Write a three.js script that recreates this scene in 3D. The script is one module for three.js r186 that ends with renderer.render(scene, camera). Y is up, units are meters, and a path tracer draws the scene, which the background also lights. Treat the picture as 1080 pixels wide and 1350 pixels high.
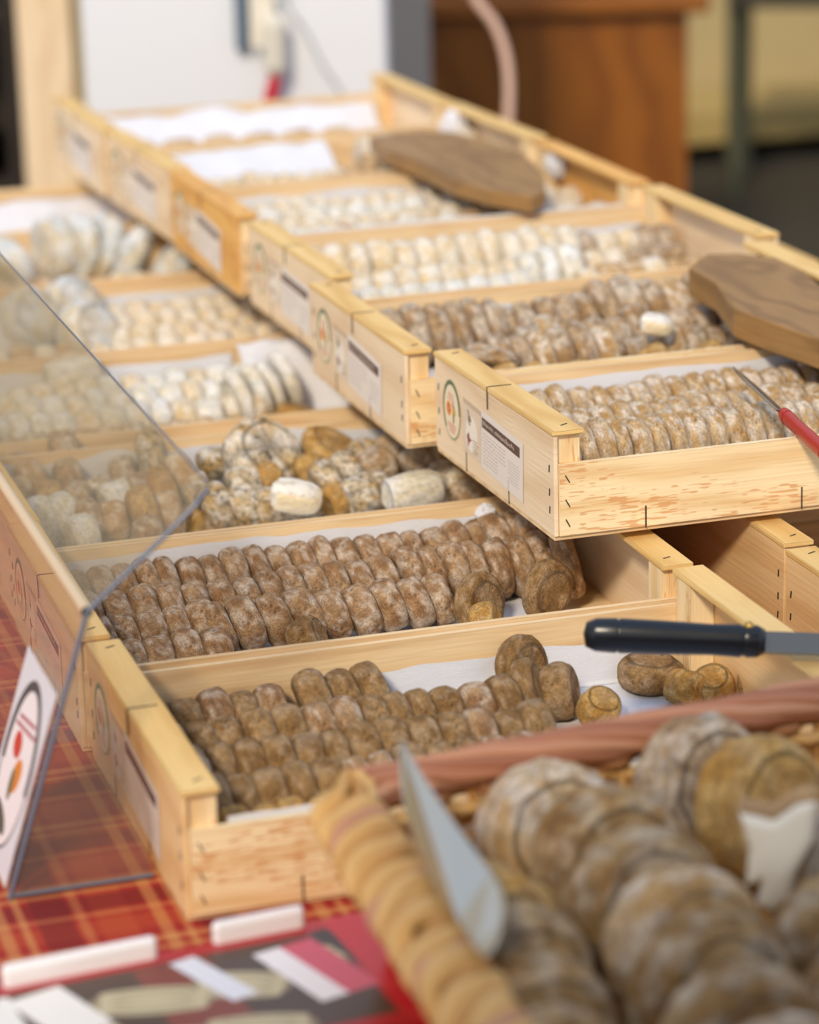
import * as THREE from 'three';
import { RoundedBoxGeometry } from 'three/addons/geometries/RoundedBoxGeometry.js';
import { mergeGeometries } from 'three/addons/utils/BufferGeometryUtils.js';

// ---------------------------------------------------------------- camera, sky, sun, exposure
const scene = new THREE.Scene();
const FPX = 3754.85, EYE = new THREE.Vector3(-0.3904, 0.8667, 1.805);
const camera = new THREE.PerspectiveCamera(2 * Math.atan(675 / FPX) * 180 / Math.PI, 1080 / 1350, 0.05, 60);
camera.position.copy(EYE);
const AIM = new THREE.Euler(-0.2987, -0.3019, -0.0254, 'YXZ');
camera.rotation.copy(AIM);
camera.focus = 2.48; camera.userData.fStop = 3.6;
camera.updateMatrixWorld();
scene.add(camera);

const renderer = new THREE.WebGLRenderer({ antialias: true });
renderer.toneMapping = THREE.LinearToneMapping;
renderer.toneMappingExposure = 1.27;
renderer.shadowMap.enabled = true;

{ // hazy bright sky, cool overhead and paler towards the horizon
  const w = 64, h = 32, d = new Float32Array(w * h * 4);
  for (let j = 0; j < h; j++) for (let i = 0; i < w; i++) {
    const el = ((j + 0.5) / h - 0.5) * Math.PI, t = Math.max(0, Math.sin(el));
    const k = (j * w + i) * 4;
    d[k] = 0.84 - 0.24 * t; d[k + 1] = 0.86 - 0.13 * t; d[k + 2] = 0.92 + 0.08 * t; d[k + 3] = 1;
  }
  const sky = new THREE.DataTexture(d, w, h, THREE.RGBAFormat, THREE.FloatType);
  sky.mapping = THREE.EquirectangularReflectionMapping; sky.magFilter = THREE.LinearFilter; sky.needsUpdate = true;
  scene.background = sky; scene.environment = sky;
  scene.backgroundIntensity = 0.78; scene.environmentIntensity = 0.78;
}
const sun = new THREE.DirectionalLight(new THREE.Color().setRGB(1.0, 0.85, 0.64), 2.2);
sun.position.set(-3.1, 4.6, 4.4); sun.target.position.set(0.4, 0, -1); scene.add(sun, sun.target);
sun.castShadow = true; sun.shadow.radius = 14; sun.shadow.mapSize.set(2048, 2048);
Object.assign(sun.shadow.camera, { left: -5, right: 5, top: 5, bottom: -5, near: 0.1, far: 20 });

// ---------------------------------------------------------------- helpers
function rng(seed) { let s = seed >>> 0; return () => { s = (s + 0x6D2B79F5) >>> 0; let t = Math.imul(s ^ (s >>> 15), 1 | s); t = (t + Math.imul(t ^ (t >>> 7), 61 | t)) ^ t; return ((t ^ (t >>> 14)) >>> 0) / 4294967296; }; }
const V = (x, y, z) => new THREE.Vector3(x, y, z);
function ray(u, v) { return V((u - 540) / FPX, -(v - 675) / FPX, -1).applyEuler(AIM); }
const onY = (u, v, y) => { const d = ray(u, v); return d.multiplyScalar((y - EYE.y) / d.y).add(EYE); };
const onZ = (u, v, z) => { const d = ray(u, v); return d.multiplyScalar((z - EYE.z) / d.z).add(EYE); };
const far = (u, v, depth) => ray(u, v).multiplyScalar(depth).add(EYE);
const h3 = (x, y, z, s) => { let n = Math.imul(x, 374761393) + Math.imul(y, 668265263) + Math.imul(z, 2147483647) + Math.imul(s, 1274126177); n = Math.imul(n ^ (n >>> 13), 1274126177); n ^= n >>> 16; return (n >>> 0) / 4294967296; };
const sm = t => t * t * (3 - 2 * t);
function noise(x, y, z, s = 0, P = 0) { // value noise, optional period in x and y
  const X = Math.floor(x), Y = Math.floor(y), Z = Math.floor(z), fx = sm(x - X), fy = sm(y - Y), fz = sm(z - Z);
  const w = (a, p) => P ? ((a % p) + p) % p : a;
  const g = (i, j, k) => h3(w(X + i, P), w(Y + j, P), Z + k, s);
  const l = (a, b, t) => a + (b - a) * t;
  return l(l(l(g(0, 0, 0), g(1, 0, 0), fx), l(g(0, 1, 0), g(1, 1, 0), fx), fy), l(l(g(0, 0, 1), g(1, 0, 1), fx), l(g(0, 1, 1), g(1, 1, 1), fx), fy), fz);
}
const fbm = (x, y, z, s, o = 4) => { let a = 0, k = 0.5; for (let i = 0; i < o; i++) { a += k * noise(x, y, z, s + i); x *= 2.03; y *= 2.03; z *= 2.03; k *= 0.5; } return a / (1 - Math.pow(0.5, o)); };
function fbmP(u, v, base, s, o = 4) { let a = 0, k = 0.5, p = base; for (let i = 0; i < o; i++) { a += k * noise(u * p, v * p, 0.5, s + i, p); p *= 2; k *= 0.5; } return a / (1 - Math.pow(0.5, o)); }
const clamp = (x, a = 0, b = 1) => Math.min(b, Math.max(a, x));
const ramp = (a, b, x) => sm(clamp((x - a) / (b - a)));
function dataTex(w, h, fn, srgb = true) {
  const d = new Uint8Array(w * h * 4);
  for (let j = 0; j < h; j++) for (let i = 0; i < w; i++) { const c = fn(i / w, j / h), k = (j * w + i) * 4; d[k] = clamp(c[0], 0, 255); d[k + 1] = clamp(c[1], 0, 255); d[k + 2] = clamp(c[2], 0, 255); d[k + 3] = 255; }
  const t = new THREE.DataTexture(d, w, h); t.wrapS = t.wrapT = THREE.RepeatWrapping; t.magFilter = THREE.LinearFilter; t.minFilter = THREE.LinearMipmapLinearFilter; t.generateMipmaps = true;
  if (srgb) t.colorSpace = THREE.SRGBColorSpace; t.needsUpdate = true; return t;
}
function canvasTex(w, h, draw) { const c = document.createElement('canvas'); c.width = w; c.height = h; draw(c.getContext('2d'), w, h); const t = new THREE.CanvasTexture(c); t.colorSpace = THREE.SRGBColorSpace; t.magFilter = THREE.LinearFilter; return t; }
const taken = new Map();
function numbered(n) { const k = taken.get(n) ?? 0; taken.set(n, k + 1); return k ? n + '_' + String(k).padStart(3, '0') : n; }
function shade(m) { m.castShadow = m.receiveShadow = true; return m; }
function part(name, geo, mat, parent) { const m = shade(new THREE.Mesh(geo, mat)); m.name = name; parent.add(m); return m; }
function tag(o, label, category, group) { Object.assign(o.userData, { label, category }); if (group) o.userData.group = group; return o; }
function thing(name, label, category, pos, rotY = 0, group) { const g = new THREE.Group(); g.name = numbered(name); g.position.copy(pos); g.rotation.y = rotY; scene.add(g); return tag(g, label, category, group); }
function single(name, geo, mat, label, category, group) { const m = shade(new THREE.Mesh(geo, mat)); m.name = numbered(name); scene.add(m); return tag(m, label, category, group); }
function structure(name, geo, mat) { const m = shade(new THREE.Mesh(geo, mat)); m.name = name; m.userData.kind = 'structure'; scene.add(m); return m; }
const AX = { x: 0, y: 1, z: 2 };
function metreUV(g, grain = 'x', off = [0, 0]) { // uv in metres, u along the grain
  const p = g.attributes.position, n = g.attributes.normal, uv = new Float32Array(p.count * 2), ga = AX[grain];
  for (let i = 0; i < p.count; i++) {
    const P = [p.getX(i), p.getY(i), p.getZ(i)], N = [Math.abs(n.getX(i)), Math.abs(n.getY(i)), Math.abs(n.getZ(i))];
    const d = N.indexOf(Math.max(...N)); let ax = [0, 1, 2].filter(a => a !== d);
    if (ax[1] === ga) ax.reverse();
    uv[2 * i] = P[ax[0]] + off[0]; uv[2 * i + 1] = P[ax[1]] + off[1];
  }
  g.setAttribute('uv', new THREE.BufferAttribute(uv, 2)); return g;
}
function box(x0, x1, y0, y1, z0, z1, grain = 'x', off = [0, 0], r = 0.0008) {
  const g = r > 0 ? new RoundedBoxGeometry(x1 - x0, y1 - y0, z1 - z0, 1, r) : new THREE.BoxGeometry(x1 - x0, y1 - y0, z1 - z0);
  g.translate((x0 + x1) / 2, (y0 + y1) / 2, (z0 + z1) / 2); return metreUV(g, grain, off);
}
const tube = (pts, r, seg = 40, rad = 8, closed = false) => new THREE.TubeGeometry(new THREE.CatmullRomCurve3(pts, closed), seg, r, rad, closed);
const S = (r, g, b) => new THREE.Color().setRGB(r / 255, g / 255, b / 255, THREE.SRGBColorSpace);
const M = (o) => new THREE.MeshStandardMaterial({ roughness: 0.75, ...o });

// ---------------------------------------------------------------- materials
function woodTex(seed, base, dark, { rings = 16, warp = 1.6, fine = 0.35, fleck = 0, fleckCol = [190, 110, 60], su = 0.5, sv = 0.25 } = {}) {
  const t = dataTex(512, 512, (u, v) => {
    const w = fbmP(u, v, 3, seed, 3);
    let r = 0.5 + 0.5 * Math.sin((v * rings + w * warp) * Math.PI * 2); r = Math.pow(r, 2.2);
    const f = noise(u * 10, v * 160, 0.3, seed + 9, 0 || 160) * 0.6 + noise(u * 24, v * 320, 0.7, seed + 12, 320) * 0.4;
    const blotch = fbmP(u, v, 4, seed + 20, 3);
    let k = 0.42 * r + fine * (f - 0.35) + 0.45 * (blotch - 0.5);
    const c = [0, 1, 2].map(i => base[i] + (dark[i] - base[i]) * clamp(k, -0.2, 1));
    if (fleck) { const q = noise(u * 52, v * 210, 0.1, seed + 31, 0) * ramp(0.42, 0.62, fbmP(u, v, 3, seed + 40, 3)); const m = ramp(0.56, 0.72, q) * fleck; for (let i = 0; i < 3; i++) c[i] += (fleckCol[i] - c[i]) * m; }
    return c;
  });
  t.repeat.set(1 / su, 1 / sv); return t;
}
const T = {
  ply: woodTex(3, [240, 217, 184], [216, 182, 142], { rings: 4, warp: 2.4, fine: 0.25 }),
  plyWarm: woodTex(6, [236, 200, 146], [212, 164, 104], { rings: 5, warp: 2.4, fine: 0.3 }),
  plyGold: woodTex(5, [234, 182, 104], [204, 140, 66], { rings: 5, warp: 2.4, fine: 0.35 }),
  pine: woodTex(8, [244, 222, 178], [214, 170, 110], { rings: 7, warp: 2.2, fine: 0.35, fleck: 0.6, fleckCol: [206, 140, 84] }),
  side: woodTex(11, [236, 208, 164], [200, 160, 112], { rings: 8, warp: 2.0, fine: 0.5 }),
  cap: woodTex(14, [236, 200, 132], [206, 158, 84], { rings: 6, warp: 2.6, fine: 0.35 }),
  olive: woodTex(17, [158, 120, 70], [106, 74, 38], { rings: 4, warp: 3.6, fine: 0.4, su: 0.4, sv: 0.2 }),
  cabinet: woodTex(21, [146, 86, 22], [98, 52, 10], { rings: 5, warp: 2.6, fine: 0.4, su: 0.9, sv: 0.6 }),
};
const bumpFine = dataTex(512, 512, (u, v) => { const a = 255 * (0.55 * fbmP(u, v, 14, 71, 4) + 0.45 * fbmP(u, v, 60, 75, 2)); return [a, a, a]; }, false);
const bumpWood = dataTex(256, 256, (u, v) => { const a = 255 * (0.6 * noise(u * 6, v * 90, 0.2, 3, 90) + 0.4 * noise(u * 12, v * 200, 0.2, 4, 200)); return [a, a, a]; }, false);
bumpWood.repeat.set(3, 5);
const W = {};
for (const [k, r] of [['ply', 0.7], ['plyGold', 0.7], ['plyWarm', 0.7], ['pine', 0.72], ['side', 0.75], ['cap', 0.62], ['olive', 0.5], ['cabinet', 0.4]])
  W[k] = M({ map: T[k], roughness: r, bumpMap: bumpWood, bumpScale: 0.0004 });
const steel = M({ color: S(96, 90, 84), metalness: 0.8, roughness: 0.45 });
const blade = M({ color: S(188, 190, 192), metalness: 1, roughness: 0.22 });
const paper = new THREE.MeshPhysicalMaterial({ color: S(220, 222, 230), roughness: 0.85, side: THREE.DoubleSide, bumpMap: bumpFine, bumpScale: 0.0006 });

// ---------------------------------------------------------------- the place: floor, back wall, table
const FLOOR = -0.75;
{
  const fm = M({ map: dataTex(256, 256, (u, v) => { const a = fbmP(u, v, 6, 5, 5), k = 0.75 + 0.5 * a; return [46 * k, 40 * k, 28 * k]; }), roughness: 0.8 });
  structure('floor', metreUV(new THREE.BoxGeometry(16, 0.1, 16).translate(2, FLOOR - 0.05, -2)), fm);
  const wm = M({ map: dataTex(256, 256, (u, v) => { const a = fbmP(u, v, 5, 15, 5), k = 0.92 + 0.16 * a; return [172 * k, 154 * k, 110 * k]; }), roughness: 0.9 });
  structure('wall_back', metreUV(new THREE.BoxGeometry(16, 3.4, 0.2).translate(2, FLOOR + 1.7, -6.95)), wm);
  const bench = thing('stone_bench', 'long beige stone bench running along the far wall', 'bench', V(2.5, FLOOR, -6.6));
  const bm = M({ map: wm.map, color: S(255, 246, 214), roughness: 0.85 });
  part('seat', box(-4.5, 5.5, 0.06, 0.165, -0.24, 0.2, 'x', [0, 0], 0.01), bm, bench);
  part('plinth', box(-4.4, 5.4, 0, 0.06, -0.24, -0.12, 'x', [0, 0], 0.004), bm, bench);
}
const cloth = (() => {
  const band = (t, a, b, e = 0.012) => ramp(a - e, a, t) * (1 - ramp(b, b + e, t));
  const wv = t => { t = t % 1; return { y: Math.max(band(t, 0.10, 0.17), band(t, 0.25, 0.29), band(t, 0.62, 0.67) * 0.7), d: band(t, 0.36, 0.58), o: band(t, 0.74, 0.96) }; };
  const t = dataTex(512, 512, (u, v) => {
    const a = wv(u), b = wv(v); let c = [158, 34, 26];
    const mix = (q, k) => { for (let i = 0; i < 3; i++) c[i] += (q[i] - c[i]) * k; };
    mix([186, 84, 40], 0.45 * a.o); mix([186, 84, 40], 0.45 * b.o); mix([100, 18, 18], 0.5 * a.d); mix([100, 18, 18], 0.5 * b.d); mix([208, 164, 92], 0.55 * a.y); mix([208, 164, 92], 0.55 * b.y);
    const thread = 0.9 + 0.2 * (((Math.floor(u * 256) + Math.floor(v * 256)) & 1) ? noise(u * 256, v * 256, 0.5, 3, 256) : 0.4); return c.map(q => q * thread);
  });
  t.repeat.set(1 / 0.11, 1 / 0.11); t.anisotropy = 8; return M({ map: t, roughness: 0.9 });
})();
{
  const tb = thing('trestle_table', 'long market table hidden under a red plaid cloth', 'table', V(0.4, FLOOR, -0.95));
  part('table_top', box(-0.96, 0.94, 0.715, 0.744, -1.64, 1.86, 'z', [0, 0], 0.003), W.side, tb);
  for (const [x, z] of [[-0.8, -1.5], [0.8, -1.5], [-0.8, 0], [0.8, 0], [-0.8, 1.7], [0.8, 1.7]]) part('leg', box(x - 0.03, x + 0.03, 0, 0.715, z - 0.03, z + 0.03, 'y', [0, 0], 0.004), W.side, tb);
  const c = [box(-0.565, 1.345, -0.004, 0, -2.6, 0.92, 'x', [0.03, 0], 0), box(-0.569, -0.565, -0.3, 0, -2.6, 0.92, 'z', [0, 0], 0), box(1.345, 1.349, -0.3, 0, -2.6, 0.92, 'z', [0, 0], 0), box(-0.569, 1.349, -0.3, 0, 0.92, 0.924, 'x', [0, 0], 0), box(-0.569, 1.349, -0.3, 0, -2.604, -2.6, 'x', [0, 0], 0)];
  single('tablecloth', mergeGeometries(c), cloth, 'red and yellow plaid tablecloth under the wooden crates', 'tablecloth');
}

{ // market parasol behind the photographer: it shades the near end of the stall
  const g = thing('market_awning', 'cream canvas awning behind the photographer shading the near end of the stall', 'awning', V(-0.2, FLOOR, 3.4), 0.66);
  const cv = M({ color: S(214, 196, 160), roughness: 0.9 });
  part('canopy', box(-1.5, 1.7, 2.83, 2.87, -1.35, 1.4, 'x', [0, 0], 0.01), cv, g);
  part('valance', box(-1.5, 1.7, 2.68, 2.85, -1.36, -1.35, 'x', [0, 0], 0), cv, g);
  for (const [x, z] of [[-1.45, 1.3], [1.65, 1.3]]) part('pole', new THREE.CylinderGeometry(0.02, 0.02, 2.83, 12).translate(x, 1.415, z), steel, g);
}

// ---------------------------------------------------------------- crates
const stickers = (() => {
  const oval = canvasTex(256, 288, (c, w, h) => {
    c.fillStyle = '#efe0c2'; c.fillRect(0, 0, w, h);
    c.lineWidth = 22; c.strokeStyle = '#4f6b4a'; c.beginPath(); c.ellipse(w / 2, h / 2, w / 2 - 12, h / 2 - 12, 0, Math.PI * 0.75, Math.PI * 2.02); c.stroke();
    c.lineWidth = 7; c.strokeStyle = '#6f7d5c'; c.beginPath(); c.ellipse(w / 2, h / 2, w / 2 - 6, h / 2 - 6, 0, 0, 7); c.stroke();
    c.strokeStyle = '#c8574a'; c.lineWidth = 6; for (const [y, a] of [[66, 40], [80, 52], [94, 58]]) { c.setLineDash([9, 4]); c.beginPath(); c.moveTo(w / 2 - a, y); c.lineTo(w / 2 + a * 0.8, y + 6); c.stroke(); } c.setLineDash([]);
    c.strokeStyle = '#c23a30'; c.lineWidth = 7; for (const [y, a] of [[212, 58], [228, 50], [244, 38]]) { c.setLineDash([11, 3]); c.beginPath(); c.moveTo(w / 2 - a, y); c.lineTo(w / 2 + a, y + 8); c.stroke(); } c.setLineDash([]);
    c.fillStyle = '#e5913a'; c.beginPath(); c.arc(88, 142, 36, 0, 7); c.fill(); c.fillStyle = '#d4502e'; c.beginPath(); c.arc(88, 142, 21, 0, 7); c.fill(); c.fillStyle = '#efb254'; c.beginPath(); c.arc(88, 142, 9, 0, 7); c.fill();
    c.fillStyle = '#c98b2c'; c.beginPath(); c.ellipse(160, 146, 16, 30, 0.2, 0, 7); c.fill(); c.fillStyle = '#7a6a34'; c.beginPath(); c.ellipse(154, 178, 11, 30, 0.1, 0, 7); c.fill(); c.fillStyle = '#8c4a3a'; c.beginPath(); c.ellipse(148, 118, 8, 16, -0.3, 0, 7); c.fill(); c.fillStyle = '#d9b23a'; c.beginPath(); c.arc(176, 150, 14, 0, 7); c.fill();
  });
  const picture = canvasTex(192, 224, (c, w, h) => {
    c.fillStyle = '#e2cfb8'; c.fillRect(0, 0, w, h); c.fillStyle = '#c9b49a'; c.fillRect(0, 0, w, 20);
    c.fillStyle = '#f1e9dc'; c.beginPath(); c.ellipse(90, 130, 60, 76, 0.3, 0, 7); c.fill();
    c.strokeStyle = '#6b584c'; c.lineWidth = 9; c.beginPath(); c.moveTo(46, 40); c.bezierCurveTo(80, 50, 40, 84, 76, 96); c.stroke(); c.fillStyle = '#7c6a5c'; c.beginPath(); c.ellipse(70, 70, 18, 12, 0.5, 0, 7); c.fill();
    c.fillStyle = '#8d3f34'; c.beginPath(); c.moveTo(40, 150); c.lineTo(62, 128); c.lineTo(70, 150); c.lineTo(96, 156); c.lineTo(70, 166); c.lineTo(54, 196); c.lineTo(48, 166); c.fill();
    c.strokeStyle = '#9a8a7a'; c.lineWidth = 4; for (let i = 0; i < 5; i++) { c.beginPath(); c.moveTo(104, 148 + i * 13); c.lineTo(150 + (i % 2) * 16, 148 + i * 13); c.stroke(); }
  });
  const text = canvasTex(384, 224, (c, w, h) => {
    c.fillStyle = '#e9e0d8'; c.fillRect(0, 0, w, h); c.fillStyle = '#5e443c'; c.fillRect(10, 26, w - 40, 40);
    c.strokeStyle = '#e6dad2'; c.lineWidth = 5; const r = rng(4); let x = 22; while (x < w - 50) { const q = 5 + r() * 6; if (r() > 0.15) { c.beginPath(); c.moveTo(x, 36 + r() * 8); c.lineTo(x + q * 0.6, 56 - r() * 6); c.stroke(); } x += q + 5; }
    c.strokeStyle = '#a79c98'; c.lineWidth = 3; for (let i = 0; i < 9; i++) { let a = 20; const y = 86 + i * 14; while (a < (i < 5 ? 220 : 150)) { const q = 6 + r() * 18; c.beginPath(); c.moveTo(a, y); c.lineTo(a + q, y); c.stroke(); a += q + 6; } }
    c.strokeStyle = '#c4bdbb'; for (let i = 0; i < 8; i++) { c.beginPath(); c.moveTo(240 + r() * 20, 110 + i * 11); c.lineTo(340 + r() * 20, 106 + i * 11); c.stroke(); }
  });
  return { oval: M({ map: oval, roughness: 0.5 }), picture: M({ map: picture, roughness: 0.5 }), text: M({ map: text, roughness: 0.5 }) };
})();
const nailGeo = new THREE.BoxGeometry(0.0011, 0.008, 0.0008), nailSide = new THREE.BoxGeometry(0.0008, 0.0065, 0.0016), stapleTall = new THREE.BoxGeometry(0.0008, 0.021, 0.0013), stapleFront = new THREE.BoxGeometry(0.0013, 0.02, 0.0008), stapleTop = new THREE.BoxGeometry(0.023, 0.0008, 0.0013), capNail = new THREE.BoxGeometry(0.008, 0.0007, 0.0012);
const ovalGeo = (() => { const s = new THREE.Shape(); s.absellipse(0, 0, 0.026, 0.0295, 0, Math.PI * 2); const g = new THREE.ShapeGeometry(s, 24), p = g.attributes.position, uv = g.attributes.uv; for (let i = 0; i < p.count; i++) uv.setXY(i, p.getX(i) / 0.052 + 0.5, p.getY(i) / 0.059 + 0.5); return g; })();
const CW = 0.331, CL = 0.536, CH = 0.1, HS = 0.0695, CT = 0.027;
function crate(label, x0, zf, yb, { rot = 0, tilt = 0, tone = 'ply', front = 'pine', w = CW, stick = true, seed = 1, group } = {}) {
  const g = thing('wooden_crate', label, 'crate', V(x0, yb, zf), rot, group), r = rng(seed * 77 + 5), o = () => [r() * 3, r() * 3];
  g.rotation.order = 'YXZ'; g.rotation.x = tilt;
  const n = 3, bw = (w - 0.004) / n;
  for (let i = 0; i < n; i++) part('base_board', box(0.0005, CL - 0.0005, 0, 0.004, -0.001 - (i + 1) * bw, -0.003 - i * bw, 'x', o()), W.side, g);
  let panel;
  for (const s of [0, 1]) {
    const X = (a, b) => s ? [CL - b, CL - a] : [a, b];
    const pn = part('end_panel', box(...X(0, 0.004), 0.004, 0.095, -w + 0.001, -0.001, 'z', o()), W[tone], g); if (!s) panel = pn;
    for (const z of [-0.006, -w + 0.036]) part('corner_post', box(...X(0.004, 0.0265), 0.004, 0.095, z - 0.03, z, 'y', o()), W.pine, g);
    part('cap', box(...X(-0.001, 0.028), 0.095, 0.1, -w, 0, 'z', o(), 0.0012), tone === 'plyGold' ? W.plyGold : W.cap, g);
  }
  part('side_board', box(0.0042, CL - 0.0042, 0.0042, HS, -0.006, 0, 'x', o()), W[front], g);
  part('side_board', box(0.0042, CL - 0.0042, 0.0042, HS, -w, -w + 0.006, 'x', o()), W.side, g);
  const st = (geo, x, y, z, rz = 0, rx = 0, ry = 0) => { const m = part('staple', geo, steel, g); m.position.set(x, y, z); m.rotation.set(rx, ry, rz); };
  for (const y of [0.016, 0.034, 0.056]) { st(nailGeo, 0.012, y, 0.0002, 0.35 + 0.2 * r()); st(nailSide, -0.0002, y + 0.006 + r() * 0.01, -0.012, 0, 0.2 * r()); st(nailSide, -0.0002, y + 0.006 + r() * 0.01, -w + 0.012, 0, 0.2 * r()); }
  st(stapleTop, 0.011, 0.1002, -w * 0.52); st(stapleTall, -0.0012, 0.0895, -w * 0.52);
  st(capNail, 0.016, 0.1002, -0.018, 0, 0, 0.5); st(capNail, 0.016, 0.1002, -w + 0.018, 0, 0, 0.4); st(capNail, CL - 0.016, 0.1002, -0.02, 0, 0, 0.4);
  st(stapleTall, -0.0002, 0.0135, -w * 0.72); st(stapleTall, -0.0002, 0.0135, -w * 0.36);
  st(stapleFront, 0.085, 0.0135, 0.0002); st(stapleFront, 0.235, 0.0135, 0.0002); st(stapleFront, 0.4, 0.0135, 0.0002);
  if (stick) {
    const face = (name, geo, mat, y, z, rx) => { const m = part(name, geo, mat, panel); m.position.set(-0.0006, y, z); m.rotation.set(0, -Math.PI / 2, 0); m.rotateZ(rx); };
    face('oval_label', ovalGeo, stickers.oval, 0.053, -w + 0.052, 0.02);
    face('picture_label', new THREE.PlaneGeometry(0.052, 0.052), stickers.picture, 0.047, -w + 0.112, -0.02 - 0.05 * r());
    face('text_label', new THREE.PlaneGeometry(0.115, 0.056), stickers.text, 0.044, -w + 0.195, -0.03 - 0.05 * r());
  }
  return g;
}
const U = 0.1055;
const front = 'crates of the raised row', low = 'crates of the lower row';
crate('pale crate at the open end of the raised row, red-handled knife on its cheeses', 0.433, -0.414, U + 0.0025, { rot: 0, tilt: -0.012, seed: 1, group: front });
crate('pale crate of grey-brown cheeses in the raised row, just behind the knife crate', 0.4087, -0.7634, U - 0.003, { rot: 0.0066, seed: 2, group: front });
crate('pale yellow crate with long rows of ivory cheeses in the raised row', 0.4324, -1.1055, U, { rot: 0.0184, front: 'side', seed: 3, group: front });
crate('orange-toned wooden crate under the narrow dark board in the raised row', 0.4214, -1.473, U, { rot: 0.0123, tone: 'plyGold', front: 'side', seed: 4, group: front });
crate('yellow crate half lined with white paper in the raised row, before the last one', 0.4222, -1.8213, U, { rot: 0.045, front: 'side', seed: 5, group: front });
crate('nearly empty paper-lined crate at the far end of the raised row, by the white refrigerator', 0.4029, -2.172, U, { rot: 0.0158, front: 'side', seed: 6, group: front });
const LZ = [0, -0.3442, -0.677, -1.055, -1.41, -1.80, -2.165];
const lowLabel = ['pale crate of olive-brown cheeses beside the wicker basket on the plaid cloth', 'lower crate holding tight rows of dusty brown cheeses and a white paper strip', 'lower crate heaped with mixed mould-speckled cheeses', 'lower crate with white-rind cheeses and a bare fold of white paper', 'lower crate with neat rows of small ivory cheeses', 'lower crate with large bluish-white cheeses', 'lower crate lined with white paper at the far end of its row'];
LZ.forEach((z, i) => crate(lowLabel[i], i === 1 ? -0.0055 : i > 2 ? 0.004 * (i % 2) : 0, z, 0.0005, { rot: i === 1 ? -0.0107 : 0, tone: i === 0 ? 'plyWarm' : 'ply', front: i === 0 ? 'pine' : 'side', seed: 20 + i, group: low }));
for (let i = 0; i < 6; i++) crate(i === 0 ? 'bare crate on the table next to the black-handled knife blade' : i === 1 ? 'bare crate directly under the crate with the red-handled knife' : 'bare crate on the table hidden under the raised row', 0.62 + 0.006 * (i % 2), -0.012 - i * 0.346, 0.0005, { stick: false, front: 'side', tone: 'plyWarm', seed: 40 + i, group: 'crates under the raised row' });

// ---------------------------------------------------------------- paper liners
function liner(label, x0, x1, zf, yb, pts, { seed = 1, amp = 0.002, edge = 0.006, rot = 0, ox = 0 } = {}) { // pts: cross-section [z, y] from the back edge to the front
  const nx = 60, path = []; // resample the section finely
  for (let i = 0; i < pts.length - 1; i++) for (let k = 0; k < 8; k++) path.push([pts[i][0] + (pts[i + 1][0] - pts[i][0]) * k / 8, pts[i][1] + (pts[i + 1][1] - pts[i][1]) * k / 8]);
  path.push(pts[pts.length - 1]);
  const m = path.length, pos = [], uv = [], idx = [];
  for (let i = 0; i <= nx; i++) for (let j = 0; j < m; j++) {
    const x = x0 + (x1 - x0) * i / nx, [z, y] = path[j], e = (1 - ramp(0, 8, j)) + 0.5 * ramp(m - 9, m - 1, j);
    pos.push(x, yb + Math.max(0.0055, y - edge * e * noise(x * 24, 0, 0, seed) + (y > 0.012 ? amp * (noise(x * 40, j * 0.4, 2, seed) - 0.5) : 0)), zf + z + (y > 0.012 ? amp * (noise(x * 30, j * 0.3, 5, seed) - 0.2) : 0));
    uv.push(x * 8, j * 0.1);
    if (i < nx && j < m - 1) { const a = i * m + j; idx.push(a, a + m, a + 1, a + 1, a + m, a + m + 1); }
  }
  const g = new THREE.BufferGeometry(); g.setAttribute('position', new THREE.Float32BufferAttribute(pos, 3)); g.setAttribute('uv', new THREE.Float32BufferAttribute(uv, 2)); g.setIndex(idx); g.translate(-ox, 0, -zf).rotateY(rot).translate(ox, 0, zf); g.computeVertexNormals();
  return single('paper_liner', g, paper, label, 'paper');
}
const flat = (bh, fh = 0.012) => [[-0.3215, bh], [-0.3195, 0.0065], [-0.012, 0.0065], [-0.0085, fh]];
liner('white paper lining the crate with the red-handled knife', 0.47, 0.925, -0.414, U + 0.001, flat(0.063), { seed: 3 });
liner('white paper edge lining the crate of grey-brown cheeses', 0.445, 0.91, -0.7634, U - 0.003, flat(0.064), { seed: 4, edge: 0.012, rot: 0.0066, ox: 0.4087 });
liner('white paper lining the crate with long ivory rows', 0.472, 0.935, -1.1055, U, [...flat(0.06).slice(0, 3), [-0.0085, 0.066]], { seed: 5, rot: 0.0184, ox: 0.4324 });
liner('white paper lining the orange-toned crate', 0.46, 0.925, -1.473, U, [...flat(0.06).slice(0, 3), [-0.009, 0.074]], { seed: 6, rot: 0.0123, ox: 0.4214 });
liner('raised white paper fold behind golden cheeses in the raised row', 0.47, 0.74, -1.8213, U, [[-0.316, 0.066], [-0.30, 0.056], [-0.26, 0.034], [-0.22, 0.012], [-0.2, 0.0065], [-0.02, 0.0065]], { seed: 7, amp: 0.004, rot: 0.045, ox: 0.4222 });
liner('wide white paper sheet in the almost empty crate at the far end', 0.445, 0.905, -2.172, U, [[-0.316, 0.068], [-0.30, 0.058], [-0.27, 0.03], [-0.24, 0.012], [-0.22, 0.0065], [-0.02, 0.0065]], { seed: 8, amp: 0.006, edge: 0.012, rot: 0.0158, ox: 0.4029 });
liner('grey-white paper rising along the back board of the olive-brown crate', 0.222, 0.5, 0, 0.0005, [[-0.3215, 0.05], [-0.3195, 0.0065], [-0.09, 0.0065]], { seed: 9 });
liner('white paper edge folded up at the front board of the olive-brown crate', 0.034, 0.5, 0, 0.0005, [[-0.088, 0.0065], [-0.012, 0.0065], [-0.0085, 0.073]], { seed: 19, edge: 0.002 });
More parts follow.
